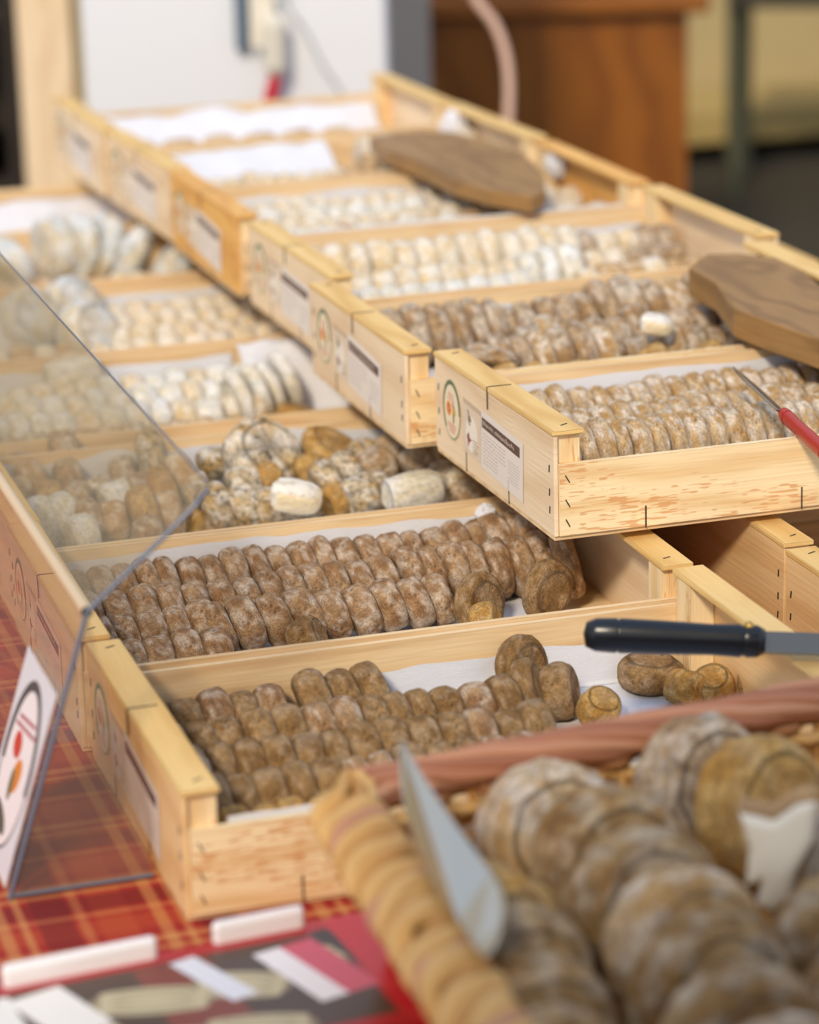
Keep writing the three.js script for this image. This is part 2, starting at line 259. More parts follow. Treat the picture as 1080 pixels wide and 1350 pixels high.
liner('white paper strip behind the dusty brown cheese rows', 0.034, 0.47, -0.3442, 0.0005, flat(0.0645), { seed: 10, rot: -0.0107, ox: -0.0055 });
liner('white paper in the crate of mould-speckled cheeses', 0.034, 0.5, -0.677, 0.0005, flat(0.072), { seed: 11, edge: 0.016 });
liner('white paper behind the rows of white-rind cheeses', 0.034, 0.385, -1.055, 0.0005, flat(0.064), { seed: 22 });
liner('bare white paper fold in the crate of white-rind cheeses', 0.388, 0.503, -1.055, 0.0005, [[-0.316, 0.076], [-0.30, 0.072], [-0.27, 0.05], [-0.245, 0.02], [-0.235, 0.0065], [-0.13, 0.0065]], { seed: 12, amp: 0.006, edge: 0.003 });
liner('white paper lining the crate of small ivory cheeses', 0.034, 0.5, -1.41, 0.0005, flat(0.066), { seed: 13 });
liner('white paper lining the crate at the far end of the lower row', 0.034, 0.5, -2.165, 0.0005, [[-0.318, 0.054], [-0.30, 0.045], [-0.25, 0.012], [-0.012, 0.0065]], { seed: 14, amp: 0.005 });

function scrap(label, p, r, seed) { // crumpled corner of paper
  const g = new THREE.IcosahedronGeometry(1, 5), a = g.attributes.position;
  for (let i = 0; i < a.count; i++) { const x = a.getX(i), y = a.getY(i), z = a.getZ(i), k = r * (0.75 + 0.6 * Math.abs(fbm(x * 2 + 5, y * 2, z * 2, seed, 3) - 0.5) * 2 + 0.12 * noise(x * 7, y * 7, z * 7, seed)); a.setXYZ(i, x * k * 0.8, y * k, z * k * 0.9); }
  g.computeVertexNormals(); const m = single('paper_scrap', g, paper, label, 'paper'); m.position.copy(p); return m;
}
scrap('crumpled white paper in the corner behind the narrow dark board', onZ(598, 166, -2.12), 0.024, 5);
scrap('crumpled white paper at the end board beside the narrow dark board', onZ(734, 216, -1.76), 0.02, 9);
scrap('small folded white paper corner above the brown cheese rows', onZ(641, 678, -0.655), 0.012, 12);

// ---------------------------------------------------------------- cheeses
const speck = (seed, lo, spotK, dustK) => { const t = dataTex(512, 512, (u, v) => {
  const a = fbmP(u, v, 8, seed, 5), b = fbmP(u, v, 22, seed + 7, 4), c = fbmP(u, v, 5, seed + 15, 3), d = fbmP(u, v, 48, seed + 21, 2);
  let k = lo + (1 - lo) * ramp(0.3, 0.65, a * 0.5 + b * 0.5); k *= 1 - spotK * ramp(0.55, 0.66, b) * ramp(0.4, 0.6, c); k += dustK * ramp(0.5, 0.7, a) * ramp(0.45, 0.6, d);
  k *= 0.74 + 0.52 * d; return [255 * k, 255 * k * 0.985, 255 * k * 0.96];
}); t.repeat.set(1, 1); return t; };
const mapDust = speck(101, 0.8, 0.24, 0.26), mapSoft = speck(131, 0.86, 0.12, 0.05), mapMould = speck(161, 0.8, 0.82, 0.1);
const cm = (map, bump) => M({ map, vertexColors: true, roughness: 0.88, bumpMap: bumpFine, bumpScale: bump });
const crustDust = cm(mapDust, 0.003), crustSoft = cm(mapSoft, 0.002), crustMould = cm(mapMould, 0.003);
const KIND = {
  brown: { a: S(160, 120, 80), b: S(186, 152, 114), p: S(232, 218, 202), pk: 0.6, s: S(98, 72, 48), sk: 0.3, m: crustDust },
  olive: { a: S(142, 106, 58), b: S(170, 136, 90), p: S(214, 194, 168), pk: 0.35, s: S(92, 64, 34), sk: 0.3, m: crustDust },
  golden: { a: S(204, 164, 106), b: S(222, 196, 158), p: S(246, 238, 228), pk: 0.8, s: S(126, 92, 56), sk: 0.3, m: crustDust },
  grey: { a: S(186, 150, 106), b: S(208, 184, 154), p: S(240, 234, 226), pk: 0.55, s: S(96, 76, 56), sk: 0.5, m: crustDust },
  ivory: { a: S(228, 204, 160), b: S(236, 226, 208), p: S(246, 244, 242), pk: 0.6, s: S(160, 168, 168), sk: 0.3, m: crustSoft },
  white: { a: S(230, 222, 200), b: S(236, 238, 240), p: S(250, 250, 250), pk: 0.6, s: S(138, 154, 158), sk: 0.35, m: crustSoft },
  mould: { a: S(206, 172, 112), b: S(224, 210, 184), p: S(246, 242, 236), pk: 0.75, s: S(46, 44, 42), sk: 0.6, m: crustMould },
  gold: { a: S(196, 146, 66), b: S(214, 174, 104), p: S(236, 218, 180), pk: 0.25, s: S(124, 88, 42), sk: 0.3, m: crustDust },
  blue: { a: S(220, 208, 180), b: S(218, 228, 238), p: S(240, 244, 250), pk: 0.6, s: S(124, 142, 156), sk: 0.35, m: crustSoft },
  basket: { a: S(158, 118, 64), b: S(190, 156, 108), p: S(226, 212, 190), pk: 0.55, s: S(104, 74, 40), sk: 0.45, m: crustDust },
  tan: { a: S(190, 150, 94), b: S(216, 188, 148), p: S(242, 234, 222), pk: 0.5, s: S(136, 98, 52), sk: 0.4, m: crustSoft },
};
function cheeseGeo(kind, seed, R, Th, { seg = 38, rings = 18, e = 0.5, lump = 0.05, arc = Math.PI * 2 } = {}) { // axis along x
  const K = KIND[kind], pos = [], col = [], uv = [], idx = [], n = seg + 1;
  for (let j = 0; j <= rings; j++) {
    const t = j / rings, ph = Math.PI * (t < 0.5 ? 0.5 * Math.pow(2 * t, 0.7) : 1 - 0.5 * Math.pow(2 - 2 * t, 0.7)), cph = Math.cos(ph), sph = Math.sin(ph);
    const ax = Math.sign(cph) * Math.pow(Math.abs(cph), e), rr = Math.pow(Math.abs(sph), 0.4);
    for (let i = 0; i <= seg; i++) {
      const th = arc * (i % seg === 0 && arc > 6.28 ? 0 : i / seg), cy = Math.cos(th), sz = Math.sin(th);
      const q = [ax * 0.6, rr * cy, rr * sz];
      const b = 1 + lump * 2 * (fbm(q[0] * 1.6 + 7, q[1] * 1.6 + seed, q[2] * 1.6, seed, 2) - 0.5) + lump * 0.8 * (noise(q[0] * 6, q[1] * 6 + 3, q[2] * 6, seed + 3) - 0.5);
      const dish = 1 - 0.13 * (1 - rr) * (1 - rr);
      pos.push(ax * Th / 2 * dish * (1 + 0.10 * (noise(q[1] * 2, q[2] * 2, 3, seed + 8) - 0.5)), rr * cy * R * b, rr * sz * R * b);
      const f1 = fbm(q[0] * 2 + 11, q[1] * 2, q[2] * 2 + seed, seed + 20, 3), f2 = fbm(q[0] * 3.4, q[1] * 3.4 + 5, q[2] * 3.4 + seed, seed + 40, 4), f3 = fbm(q[0] * 6, q[1] * 6, q[2] * 6 + seed * 2, seed + 60, 3);
      const c = K.a.clone().lerp(K.b, ramp(0.35, 0.65, f1)).lerp(K.p, K.pk * ramp(0.46, 0.64, f2)).lerp(K.s, K.sk * ramp(0.56, 0.68, f3));
      col.push(c.r, c.g, c.b);
      const ar = arc * i / seg * R / 0.06, side = Math.abs(ax) > 0.93;
      if (side) uv.push(q[1] * R / 0.06 + 0.3, q[2] * R / 0.06 + 0.4); else uv.push(ar, (t * 1.1 * (Th + R)) / 0.06);
      if (i < seg && j < rings) { const a = j * n + i; idx.push(a, a + 1, a + n, a + 1, a + n + 1, a + n); }
    }
  }
  const g = new THREE.BufferGeometry(); g.setAttribute('position', new THREE.Float32BufferAttribute(pos, 3)); g.setAttribute('color', new THREE.Float32BufferAttribute(col, 3)); g.setAttribute('uv', new THREE.Float32BufferAttribute(uv, 2)); g.setIndex(idx); g.computeVertexNormals();
  if (arc > 6.28) { const N = g.attributes.normal; for (let j = 0; j <= rings; j++) { const a = j * n, b = a + seg, v = V(N.getX(a) + N.getX(b), N.getY(a) + N.getY(b), N.getZ(a) + N.getZ(b)).normalize(); N.setXYZ(a, v.x, v.y, v.z); N.setXYZ(b, v.x, v.y, v.z); } }
  return g;
}
const bank = {};
for (const k of Object.keys(KIND)) bank[k] = [0, 1, 2, 3, 4, 5].map(i => cheeseGeo(k, i * 13 + k.length * 7 + k.charCodeAt(0), 0.03, 0.02, { e: 0.66 + 0.06 * (i % 3), lump: 0.05 + 0.02 * (i % 3) }));
const NAME = { brown: 'brown_cheese', olive: 'brown_cheese', golden: 'golden_cheese', grey: 'grey_brown_cheese', ivory: 'ivory_cheese', white: 'white_cheese', blue: 'white_cheese', basket: 'large_cheese', mould: 'speckled_cheese', gold: 'golden_cheese', tan: 'tan_cheese' };
const cr = rng(2024);
// a round cheese centred at p; axis along x turned by yaw and leaned by lean
function cheese(kind, p, dia, th, lean, yaw, label, group, roll = 0) {
  const geo = bank[kind][Math.floor(cr() * 6)], m = single(NAME[kind], geo, KIND[kind].m, label, 'cheese', group);
  m.position.copy(p); m.scale.set(th / 0.02, dia / 0.06, dia / 0.06);
  m.rotation.order = 'YZX'; m.rotation.set(cr() * 6.28 + roll, yaw, lean);
  return m;
}
// a row of cheeses standing on edge, from world x0 to x1
function row(kind, x0, x1, z, y, dia, th, { lean = 0, label, group, jz = 0.003, jd = 0.06, skip = () => false, dz = 0, mix } = {}) {
  let x = x0, i = 0;
  while (x < x1) {
    const d = dia * (1 + jd * (2 * cr() - 1)), t = th * (0.86 + 0.28 * cr()), ln = lean + 0.1 * (cr() - 0.5), k = mix && cr() < 0.3 ? mix : kind;
    const adv = t / Math.cos(ln) * 0.88, xc = x + adv / 2;
    if (!skip(xc, i)) {
      const half = Math.abs(Math.cos(ln)) * d / 2 + Math.abs(Math.sin(ln)) * t / 2;
      cheese(k, V(xc - Math.sin(ln) * 0, y + half * 0.985, z + dz * (xc - x0) + jz * (2 * cr() - 1)), d, t, ln, 0.1 * (cr() - 0.5), label, group);
    }
    x += adv; i++;
  }
}
const B = 0.0065; // thickness of base boards and paper
{ // raised crate with the red knife
  const o = { label: 'small golden-crusted cheese standing on edge in the crate with the red-handled knife', group: 'cheeses under the red-handled knife' }, y = U + B + 0.001;
  row('golden', 0.476, 0.925, -0.708, y - 0.0015, 0.051, 0.023, { ...o, label: 'small golden-crusted cheese in the row along the white paper behind the red-handled knife', lean: 0.2 });
  row('golden', 0.474, 0.92, -0.648, y, 0.047, 0.0225, { ...o, label: 'small golden-crusted cheese in the middle row under the blade of the red-handled knife', lean: 0.22 });
  row('golden', 0.472, 0.92, -0.562, y + 0.001, 0.056, 0.021, { ...o, label: 'thin golden-crusted cheese in the tall row next to the flecked front board', lean: 0.1, jd: 0.04 });
  for (const [u, v, d] of [[832, 592, 0.024], [856, 586, 0.027], [985, 575, 0.03], [1012, 573, 0.026]]) cheese('gold', onY(u, v, U + 0.036), d, 0.024, 0.5, 0.4, 'broken golden cheese piece against the flecked front board', 'golden pieces by the flecked board');
}
{ // grey-brown cheeses
  const o = { label: 'grey-brown wrinkled cheese standing on edge in the second raised crate', group: 'grey-brown cheeses of the second raised crate' }, y = U - 0.003 + B;
  row('grey', 0.448, 0.60, -1.045, y, 0.068, 0.025, { ...o, label: 'tall grey-brown cheese in the tight start of the back row', lean: 0.22 });
  row('grey', 0.60, 0.715, -1.05, y + 0.002, 0.058, 0.026, { ...o, label: 'dark wrinkled grey-brown cheese in the untidy middle of the back row', lean: 0.1, jz: 0.008, jd: 0.14 });
  row('grey', 0.715, 0.86, -1.045, y, 0.074, 0.03, { ...o, label: 'large pale grey cheese in the back row beside the thick board', lean: 0.3, mix: 'golden' });
  row('grey', 0.60, 0.9, -0.982, y, 0.056, 0.028, { ...o, label: 'small grey-brown cheese in the uneven middle row around the white cut piece', lean: 0.1, jz: 0.006, jd: 0.16, mix: 'golden' });
  row('grey', 0.545, 0.67, -0.915, y, 0.06, 0.025, { ...o, label: 'upright grey-brown cheese beside the flat-lying one', lean: 0.12, jz: 0.005, mix: 'golden' });
  row('grey', 0.67, 0.9, -0.92, y, 0.048, 0.028, { ...o, label: 'squat grey-brown cheese in the front row below the white cut piece', lean: -0.05, jz: 0.005, jd: 0.12, mix: 'golden' });
  row('gold', 0.50, 0.90, -0.862, y, 0.036, 0.03, { lean: 0.4, jz: 0.008, jd: 0.2, label: 'small crumbled golden cheese along the board before the grey-brown cheeses', group: 'crumbled golden cheeses before the grey-brown rows' });
  cheese('grey', onY(637, 462, U + 0.045).setZ(-0.90), 0.06, 0.022, 1.15, 0.5, 'brown cheese lying flat beside the standing grey-brown cheeses', undefined);
}
{ // ivory rows
  const o = { label: 'ivory cheese standing on edge in the long rows of the third raised crate', group: 'ivory cheeses of the third raised crate' }, y = U + B;
  row('ivory', 0.475, 0.80, -1.384, y, 0.066, 0.0315, { ...o, label: 'big ivory cheese in the unbroken back row of the third raised crate', lean: 0.1, jd: 0.03 });
  row('ivory', 0.80, 0.93, -1.388, y, 0.054, 0.029, { ...o, label: 'small ivory cheese ending the back row of the third raised crate', lean: 0.1, mix: 'grey' });
  row('ivory', 0.482, 0.715, -1.315, y, 0.047, 0.03, { ...o, label: 'ivory cheese in the middle row, ahead of the tall white ones', lean: 0.1 });
  row('white', 0.715, 0.765, -1.295, y, 0.06, 0.03, { ...o, label: 'tall white cheese at the break in the ivory rows', lean: 0.05 });
  row('ivory', 0.782, 0.93, -1.318, y, 0.047, 0.03, { ...o, label: 'ivory cheese beyond the break in the middle ivory row', lean: 0.1, mix: 'grey' });
  row('white', 0.476, 0.70, -1.25, y, 0.043, 0.03, { ...o, label: 'bluish-white cheese in the front row of the third raised crate', lean: 0.1 });
  row('ivory', 0.775, 0.92, -1.255, y, 0.043, 0.031, { ...o, label: 'ivory cheese beyond the break in the front row', lean: 0.05, mix: 'tan' });
}
{ // fourth raised crate
  const o = { label: 'small ivory cheese in the rows of the orange-toned crate', group: 'ivory cheeses of the orange-toned crate' }, y = U + B;
  [-1.765, -1.705, -1.645, -1.585, -1.53].forEach((z, i) => row(i % 2 ? 'white' : 'ivory', 0.47 + 0.008 * (i % 2), 0.92, z, y, 0.05, 0.031, { ...o, lean: 0.06, jz: 0.005, mix: i > 2 ? 'tan' : 'ivory' }));
}
{ // fifth and sixth raised crate
  const o = { label: 'small golden-ivory cheese in front of the paper fold in the fifth raised crate', group: 'cheeses before the paper fold in the raised row' }, y = U + B;
  row('tan', 0.49, 0.92, -1.885, y, 0.055, 0.027, { ...o, jz: 0.006, mix: 'ivory' });
  row('ivory', 0.50, 0.92, -1.945, y, 0.055, 0.027, { ...o, jz: 0.006, mix: 'tan' });
  row('tan', 0.74, 0.92, -2.01, y, 0.062, 0.03, { ...o, jz: 0.008, mix: 'ivory' });
  row('ivory', 0.76, 0.92, -2.085, y, 0.068, 0.03, { ...o, jz: 0.008, mix: 'tan' });
  for (let i = 0; i < 6; i++) cheese('tan', V(0.475 + i * 0.06, y + 0.03, -2.25), 0.058, 0.055, 0, 0.1, 'block-like golden cheese in front of the far paper sheet', 'golden cheeses before the far paper sheet');
}
{ // lower crate 1: olive-brown
  const o = { label: 'olive-brown cheese standing on edge in the crate beside the wicker basket', group: 'olive-brown cheeses beside the basket' }, y = B + 0.0005;
  row('olive', 0.036, 0.13, -0.295, y, 0.05, 0.026, { ...o, label: 'olive-brown cheese in the short row along the back board', lean: 0.08, mix: 'brown' });
  row('olive', 0.165, 0.225, -0.292, y, 0.056, 0.026, { ...o, label: 'taller olive-brown cheese where the back row meets grey paper', lean: 0.3, mix: 'brown' });
  for (const x of [0.135, 0.152]) cheese('olive', V(x, y + 0.022, -0.295), 0.05, 0.02, 1.2, 0, 'olive-brown cheese fallen over in the gap of its row', 'fallen olive-brown cheeses');
  row('olive', 0.036, 0.325, -0.236, y, 0.0505, 0.026, { ...o, label: 'olive-brown cheese in the row ending at the leaning disc', lean: 0.08, mix: 'brown' });
  row('olive', 0.036, 0.315, -0.178, y, 0.0505, 0.026, { ...o, label: 'olive-brown cheese in the middle row of the crate beside the basket', lean: 0.06, mix: 'brown' });
  row('olive', 0.036, 0.285, -0.12, y, 0.0505, 0.026, { ...o, label: 'olive-brown cheese in the row running behind the basket corner', lean: 0.1, mix: 'brown' });
  row('gold', 0.045, 0.3, -0.064, y, 0.044, 0.025, { ...o, label: 'low golden cheese along the front board beside the wicker basket', group: 'low golden cheeses beside the basket', lean: 0.2 });
  cheese('olive', onY(700, 912, 0.036), 0.06, 0.02, 0.35, -0.45, 'dark brown disc leaning at the end of the olive-brown rows', undefined);
  cheese('olive', onY(688, 880, 0.036), 0.056, 0.022, 0.2, -1.0, 'round olive-brown cheese standing behind the leaning disc by grey paper', undefined);
  cheese('olive', onY(738, 912, 0.03), 0.05, 0.03, 0.2, -0.5, 'dark brown cheese standing on bare grey paper', undefined);
  cheese('olive', onY(858, 888, 0.02), 0.058, 0.028, 1.5, 0, 'round brown cheese lying flat alone on grey paper', undefined);
  for (const [u, v] of [[905, 908], [940, 905], [1000, 900], [790, 935]]) cheese('gold', onY(u, v, 0.022), 0.036, 0.03, 1.0, 0.4 + u, 'small golden cheese lump by the basket rim', 'golden lumps on grey paper');
}
{ // lower crate 2: dusty brown rows
  const o = { label: 'dusty brown cheese standing on edge in the tight rows of the second lower crate', group: 'dusty brown cheeses of the second lower crate' }, y = B + 0.0005, z = -0.3442;
  row('brown', 0.04, 0.43, -0.634, y, 0.055, 0.0245, { ...o, label: 'dusty brown cheese in the row against the white paper strip', lean: 0.2 });
  row('brown', 0.44, 0.5, -0.625, y, 0.064, 0.026, { ...o, label: 'bigger dusty brown cheese ending the row at the white paper strip', lean: 0.2 });
  row('brown', 0.038, 0.33, -0.572, y, 0.051, 0.026, { ...o, label: 'dusty brown cheese in the second row from the white paper strip', lean: 0.2 });
  row('brown', 0.335, 0.47, -0.567, y, 0.059, 0.0245, { ...o, label: 'tall pale-dusted brown cheese at the end of the second brown row', lean: 0.2, jd: 0.03 });
  row('brown', 0.038, 0.14, -0.514, y, 0.05, 0.026, { ...o, label: 'upright dusty brown cheese starting the third brown row', lean: 0.18 });
  row('brown', 0.14, 0.345, -0.508, y, 0.051, 0.026, { ...o, label: 'slanting thin brown cheese in the third brown row', lean: 0.34, jd: 0.04 });
  row('brown', 0.052, 0.13, -0.46, y, 0.045, 0.0265, { ...o, label: 'short brown cheese in the little front row of three', lean: 0.06 });
  cheese('olive', onY(722, 778, 0.04), 0.058, 0.02, -0.05, -1.15, 'round brown cheese turned face-on at the end of its row', undefined);
  cheese('olive', onY(632, 797, 0.035), 0.06, 0.021, 0.15, -1.0, 'brown cheese disc slumped before the turned one', undefined);
  cheese('gold', onY(640, 815, 0.03), 0.03, 0.025, 0.3, -0.6, 'little golden crumb of cheese before the slumped disc', undefined);
  cheese('olive', onY(405, 842, 0.03), 0.038, 0.03, 0.5, -0.5, 'small brown lump of cheese against the crate board', undefined);
  for (const [u, v] of [[748, 745], [700, 715]]) cheese('brown', onY(u, v, 0.045), 0.064, 0.024, 0.25, -0.25, 'brown cheese in the shadow under the raised crate', 'brown cheeses under the raised crate');
}
{ // lower crate 3: mixed speckled heap
  const o = { label: 'mixed mould-speckled cheese in the heaped lower crate', group: 'mould-speckled cheeses of the heaped crate' };
  const sp = [ // kind, u, v, y, dia, thickness, lean, yaw
    ['mould', 280, 612, 0.05, 0.036, 0.03, 0.1, 0.2, 'small white-dusted cheese standing beside the big grey-white cheese'],
    ['mould', 345, 602, 0.06, 0.084, 0.044, 0.75, -1.2, 'large grey-white cheese resting on the speckled heap'],
    ['gold', 437, 594, 0.05, 0.068, 0.026, 1.05, -0.7, 'long golden cheese leaning by the white paper corner'],
    ['mould', 478, 600, 0.052, 0.036, 0.03, 0.2, 0.3], ['grey', 520, 600, 0.05, 0.05, 0.035, 0.3, 0.3], ['grey', 496, 617, 0.046, 0.045, 0.04, 0.3, 0.1],
    ['mould', 432, 636, 0.045, 0.05, 0.026, 0.45, 0.1], ['mould', 460, 624, 0.047, 0.05, 0.026, 0.45, 0.1], ['gold', 405, 622, 0.044, 0.036, 0.03, 0.3, 0.1],
    ['mould', 322, 640, 0.042, 0.042, 0.036, 0.2, 0.1], ['gold', 352, 634, 0.044, 0.038, 0.03, 0.2, 0.2], ['mould', 375, 625, 0.036, 0.04, 0.03, 0.2, 0.2],
    ['grey', 553, 617, 0.045, 0.05, 0.03, 0.5, 0.3], ['mould', 590, 637, 0.04, 0.05, 0.034, 0.6, 0.4, 'blue-grey speckled cheese just under the raised crate edge'], ['white', 545, 648, 0.048, 0.04, 0.062, 0.05, 0.1, 'long white-blue speckled cheese log in the heap'],
    ['mould', 475, 652, 0.04, 0.042, 0.036, 0.3, 0.2], ['mould', 497, 646, 0.038, 0.036, 0.03, 0.3, 0.2], ['gold', 442, 660, 0.034, 0.036, 0.03, 0.3, 0.4], ['grey', 610, 655, 0.03, 0.04, 0.03, 0.4, 0.4],
    ['mould', 285, 668, 0.035, 0.05, 0.034, 0.35, 0.1], ['mould', 322, 668, 0.035, 0.046, 0.034, 0.3, 0.1], ['mould', 350, 668, 0.034, 0.04, 0.03, 0.3, 0.1], ['mould', 262, 660, 0.035, 0.04, 0.03, 0.3, 0.1],
  ];
  for (const [k, u, v, y, d, t, ln, yw, lb] of sp) cheese(k, onY(u, v, y), d, t, ln, yw, lb ?? o.label, lb ? undefined : o.group);
  for (let i = 0; i < 12; i++) cheese(i % 3 ? 'mould' : 'gold', onY(252 + i * 33, 690 - i * 3.1, 0.02), 0.034, 0.03, 0.6 + cr(), cr() * 3, 'low speckled cheese along the front board of the heaped crate', 'low speckled cheeses of the heaped crate');
  const gl = [['tan', 45, 640, 0.055], ['grey', 92, 640, 0.055], ['white', 118, 622, 0.05], ['grey', 85, 610, 0.07], ['grey', 165, 632, 0.05], ['mould', 200, 608, 0.07], ['mould', 135, 655, 0.045], ['gold', 66, 665, 0.05], ['grey', 105, 668, 0.05], ['white', 150, 665, 0.045], ['white', 165, 660, 0.045], ['grey', 185, 655, 0.05], ['gold', 215, 650, 0.055], ['gold', 190, 680, 0.06], ['tan', 222, 680, 0.05], ['white', 55, 690, 0.055], ['white', 85, 685, 0.055], ['grey', 115, 690, 0.05], ['tan', 150, 690, 0.045], ['white', 110, 712, 0.05], ['grey', 195, 706, 0.04], ['tan', 240, 635, 0.06], ['tan', 25, 660, 0.05], ['grey', 30, 628, 0.05], ['tan', 258, 650, 0.045]];
  for (const [k, u, v, d] of gl) cheese(k, onY(u, v, d / 2 + 0.014), d, 0.03, 0.3 * cr(), 0.5 * (cr() - 0.5), 'mixed cheese of the heaped crate seen through the clear guard', 'heaped cheeses behind the clear guard');
}
function chunk(label, outline, C0, depth, rindCol, tip = 0.25) { // broken piece: pale paste in front, rind behind
  const n = EYE.clone().sub(C0).normalize(); n.y -= tip; n.normalize();
  const sx = V(0, 1, 0).cross(n).normalize(), sy = n.clone().cross(sx);
  const L = outline.map(([u, v]) => { const d = ray(u, v), t = C0.clone().sub(EYE).dot(n) / d.dot(n), p = d.multiplyScalar(t).add(EYE).sub(C0); return new THREE.Vector2(p.dot(sx), p.dot(sy)); });
  const s = new THREE.Shape(); s.moveTo(L[0].x, L[0].y); for (const q of L.slice(1)) s.lineTo(q.x, q.y); s.closePath();
  const bv = depth * 0.16, mk = (k, d, seed) => { const q = new THREE.ExtrudeGeometry(s, { depth: d, steps: 3, bevelEnabled: true, bevelSize: bv, bevelThickness: bv, bevelSegments: 4, bevelOffset: -bv, curveSegments: 6 }).translate(0, 0, -d), a = q.attributes.position; for (let i = 0; i < a.count; i++) { const x = a.getX(i), y = a.getY(i), z = a.getZ(i), f = k * (1 + 0.16 * (fbm(x * 90, y * 90, z * 90, seed, 3) - 0.5)); a.setXYZ(i, x * f, y * f, z + 0.2 * depth * (noise(x * 60, y * 60, 1, seed) - 0.5)); } q.computeVertexNormals(); return q; };
  const g = new THREE.Group(); g.name = numbered('cut_cheese'); scene.add(g); tag(g, label, 'cheese'); g.position.copy(C0); g.quaternion.setFromRotationMatrix(new THREE.Matrix4().makeBasis(sx, sy, n));
  part('paste', mk(1, depth, 3), M({ color: S(238, 226, 202), roughness: 0.75, bumpMap: bumpFine, bumpScale: 0.0015 }), g);
  const r = part('rind', mk(1.03, depth * 0.7, 3).translate(0, depth * 0.1, -depth * 0.3), M({ color: rindCol, map: mapMould, roughness: 0.9, bumpMap: bumpFine, bumpScale: 0.002 }), g); r.userData.label = 'mottled rind';
  return g;
}
function brokenPiece(label, p, w, h, d, yaw, tilt) { // crumbly piece: rind on top and behind, bare paste in front
  const g = new THREE.BoxGeometry(w, h, d, 22, 14, 14), a = g.attributes.position, nn = g.attributes.normal, col = [], uv = [];
  for (let i = 0; i < a.count; i++) {
    const top = nn.getY(i) > 0.5, back = nn.getZ(i) < -0.5 || nn.getX(i) < -0.5;
    let x = a.getX(i) / w * 2, y = a.getY(i) / h * 2, z = a.getZ(i) / d * 2;
    const m = Math.pow(Math.abs(x) ** 3.2 + Math.abs(y) ** 3.2 + Math.abs(z) ** 3.2, 1 / 3.2), k = 0.95 / Math.max(m, 0.5) * 1, b = 1 + 0.22 * (fbm(x * 1.6 + 4, y * 1.6, z * 1.6, 31, 4) - 0.5);
    x *= Math.min(1, k) * b; y *= Math.min(1, k) * b; z *= Math.min(1, k) * b; y -= 0.22 * x * (y > 0 ? 1 : 0.2); z -= 0.12 * x;
    a.setXYZ(i, x * w / 2, y * h / 2, z * d / 2);
    const f = fbm(x * 4 + 9, y * 4, z * 4, 17, 4), c = (top || back) ? S(236, 232, 222).lerp(S(206, 198, 182), ramp(0.42, 0.7, f)) : S(242, 230, 204).lerp(S(232, 214, 176), ramp(0.45, 0.65, f));
    col.push(c.r, c.g, c.b); uv.push(x * w / 0.12, (y * h + z * d) / 0.12);
  }
  g.setAttribute('color', new THREE.Float32BufferAttribute(col, 3)); g.setAttribute('uv', new THREE.Float32BufferAttribute(uv, 2)); g.computeVertexNormals();
  const m = single('cut_cheese', g, M({ vertexColors: true, roughness: 0.8, bumpMap: bumpFine, bumpScale: 0.002 }), label, 'cheese');
  m.position.copy(p); m.rotation.set(tilt, yaw, -0.18, 'YXZ'); return m;
}
brokenPiece('broken white cheese piece with bare pale paste on the speckled heap', onY(391, 655, 0.054), 0.054, 0.03, 0.036, -0.35, 0.35);
brokenPiece('small white cut cheese piece on top of the grey-brown cheeses', onY(866, 428, U + 0.066), 0.036, 0.02, 0.026, -0.4, 0.3);
{ // lower crate 4
  const o = { label: 'white-rind cheese standing in rows in the crate with bare paper', group: 'white-rind cheeses of the fourth lower crate' }, y = B + 0.0005;
  row('white', 0.06, 0.375, -1.335, y, 0.052, 0.03, { ...o, mix: 'ivory' });
  row('white', 0.04, 0.34, -1.275, y, 0.052, 0.03, { ...o, mix: 'ivory' });
  row('white', 0.04, 0.33, -1.215, y, 0.05, 0.03, { ...o, mix: 'ivory' });
  row('tan', 0.04, 0.32, -1.155, y, 0.042, 0.03, { ...o, mix: 'mould' });
  for (const [x, z, d] of [[0.355, -1.225, 0.075], [0.378, -1.24, 0.075], [0.4, -1.26, 0.07], [0.425, -1.285, 0.074]]) cheese('white', V(x, y + d / 2, z), d, 0.02, 0.25, 0.1, 'big white disc with green-edged rind leaning before bare paper', 'big white discs before bare paper');
  for (const [u, v, d] of [[277, 545, 0.036], [306, 541, 0.036], [334, 542, 0.034]]) cheese('ivory', onY(u, v, 0.035), d, 0.03, 0.2, 0.1, 'little ivory cheese perched in front of bare paper', 'little ivory cheeses before bare paper');
  for (const [u, v, d] of [[320, 556, 0.03], [355, 556, 0.04], [390, 548, 0.05], [300, 560, 0.03]]) cheese('gold', onY(u, v, 0.022), d, 0.024, 1.3, 0.1, 'flat golden cheese beside the board before bare paper', 'flat golden cheeses before bare paper');
  cheese('white', onY(95, 493, 0.06), 0.04, 0.07, 0.05, 0.05, 'thick white cheese log lying on the rows behind the guard', undefined);
}
{ // lower crate 5
  const o = { label: 'small ivory cheese in the neat rows of the fifth lower crate', group: 'ivory cheeses of the fifth lower crate' }, y = B + 0.0005;
  [[-1.69, 0.3], [-1.625, 0.27], [-1.56, 0.24], [-1.495, 0.24]].forEach(([z, x]) => row('ivory', x, 0.5, z, y, 0.056, 0.032, { ...o, jz: 0.003, mix: 'ivory' }));
  row('ivory', 0.04, 0.235, -1.47, y, 0.05, 0.03, { ...o, mix: 'ivory' });
  row('tan', 0.04, 0.24, -1.535, y, 0.05, 0.03, { ...o, mix: 'ivory' });
  for (const [u, v, d, yw] of [[95, 408, 0.085, -1.1], [118, 440, 0.085, -1.0], [40, 420, 0.08, -1.2]]) cheese('blue', onY(u, v, 0.06), d, 0.045, 0.5, yw, 'large bluish-white cheese lying beside the small ivory rows', 'large white cheeses beside the ivory rows');
}
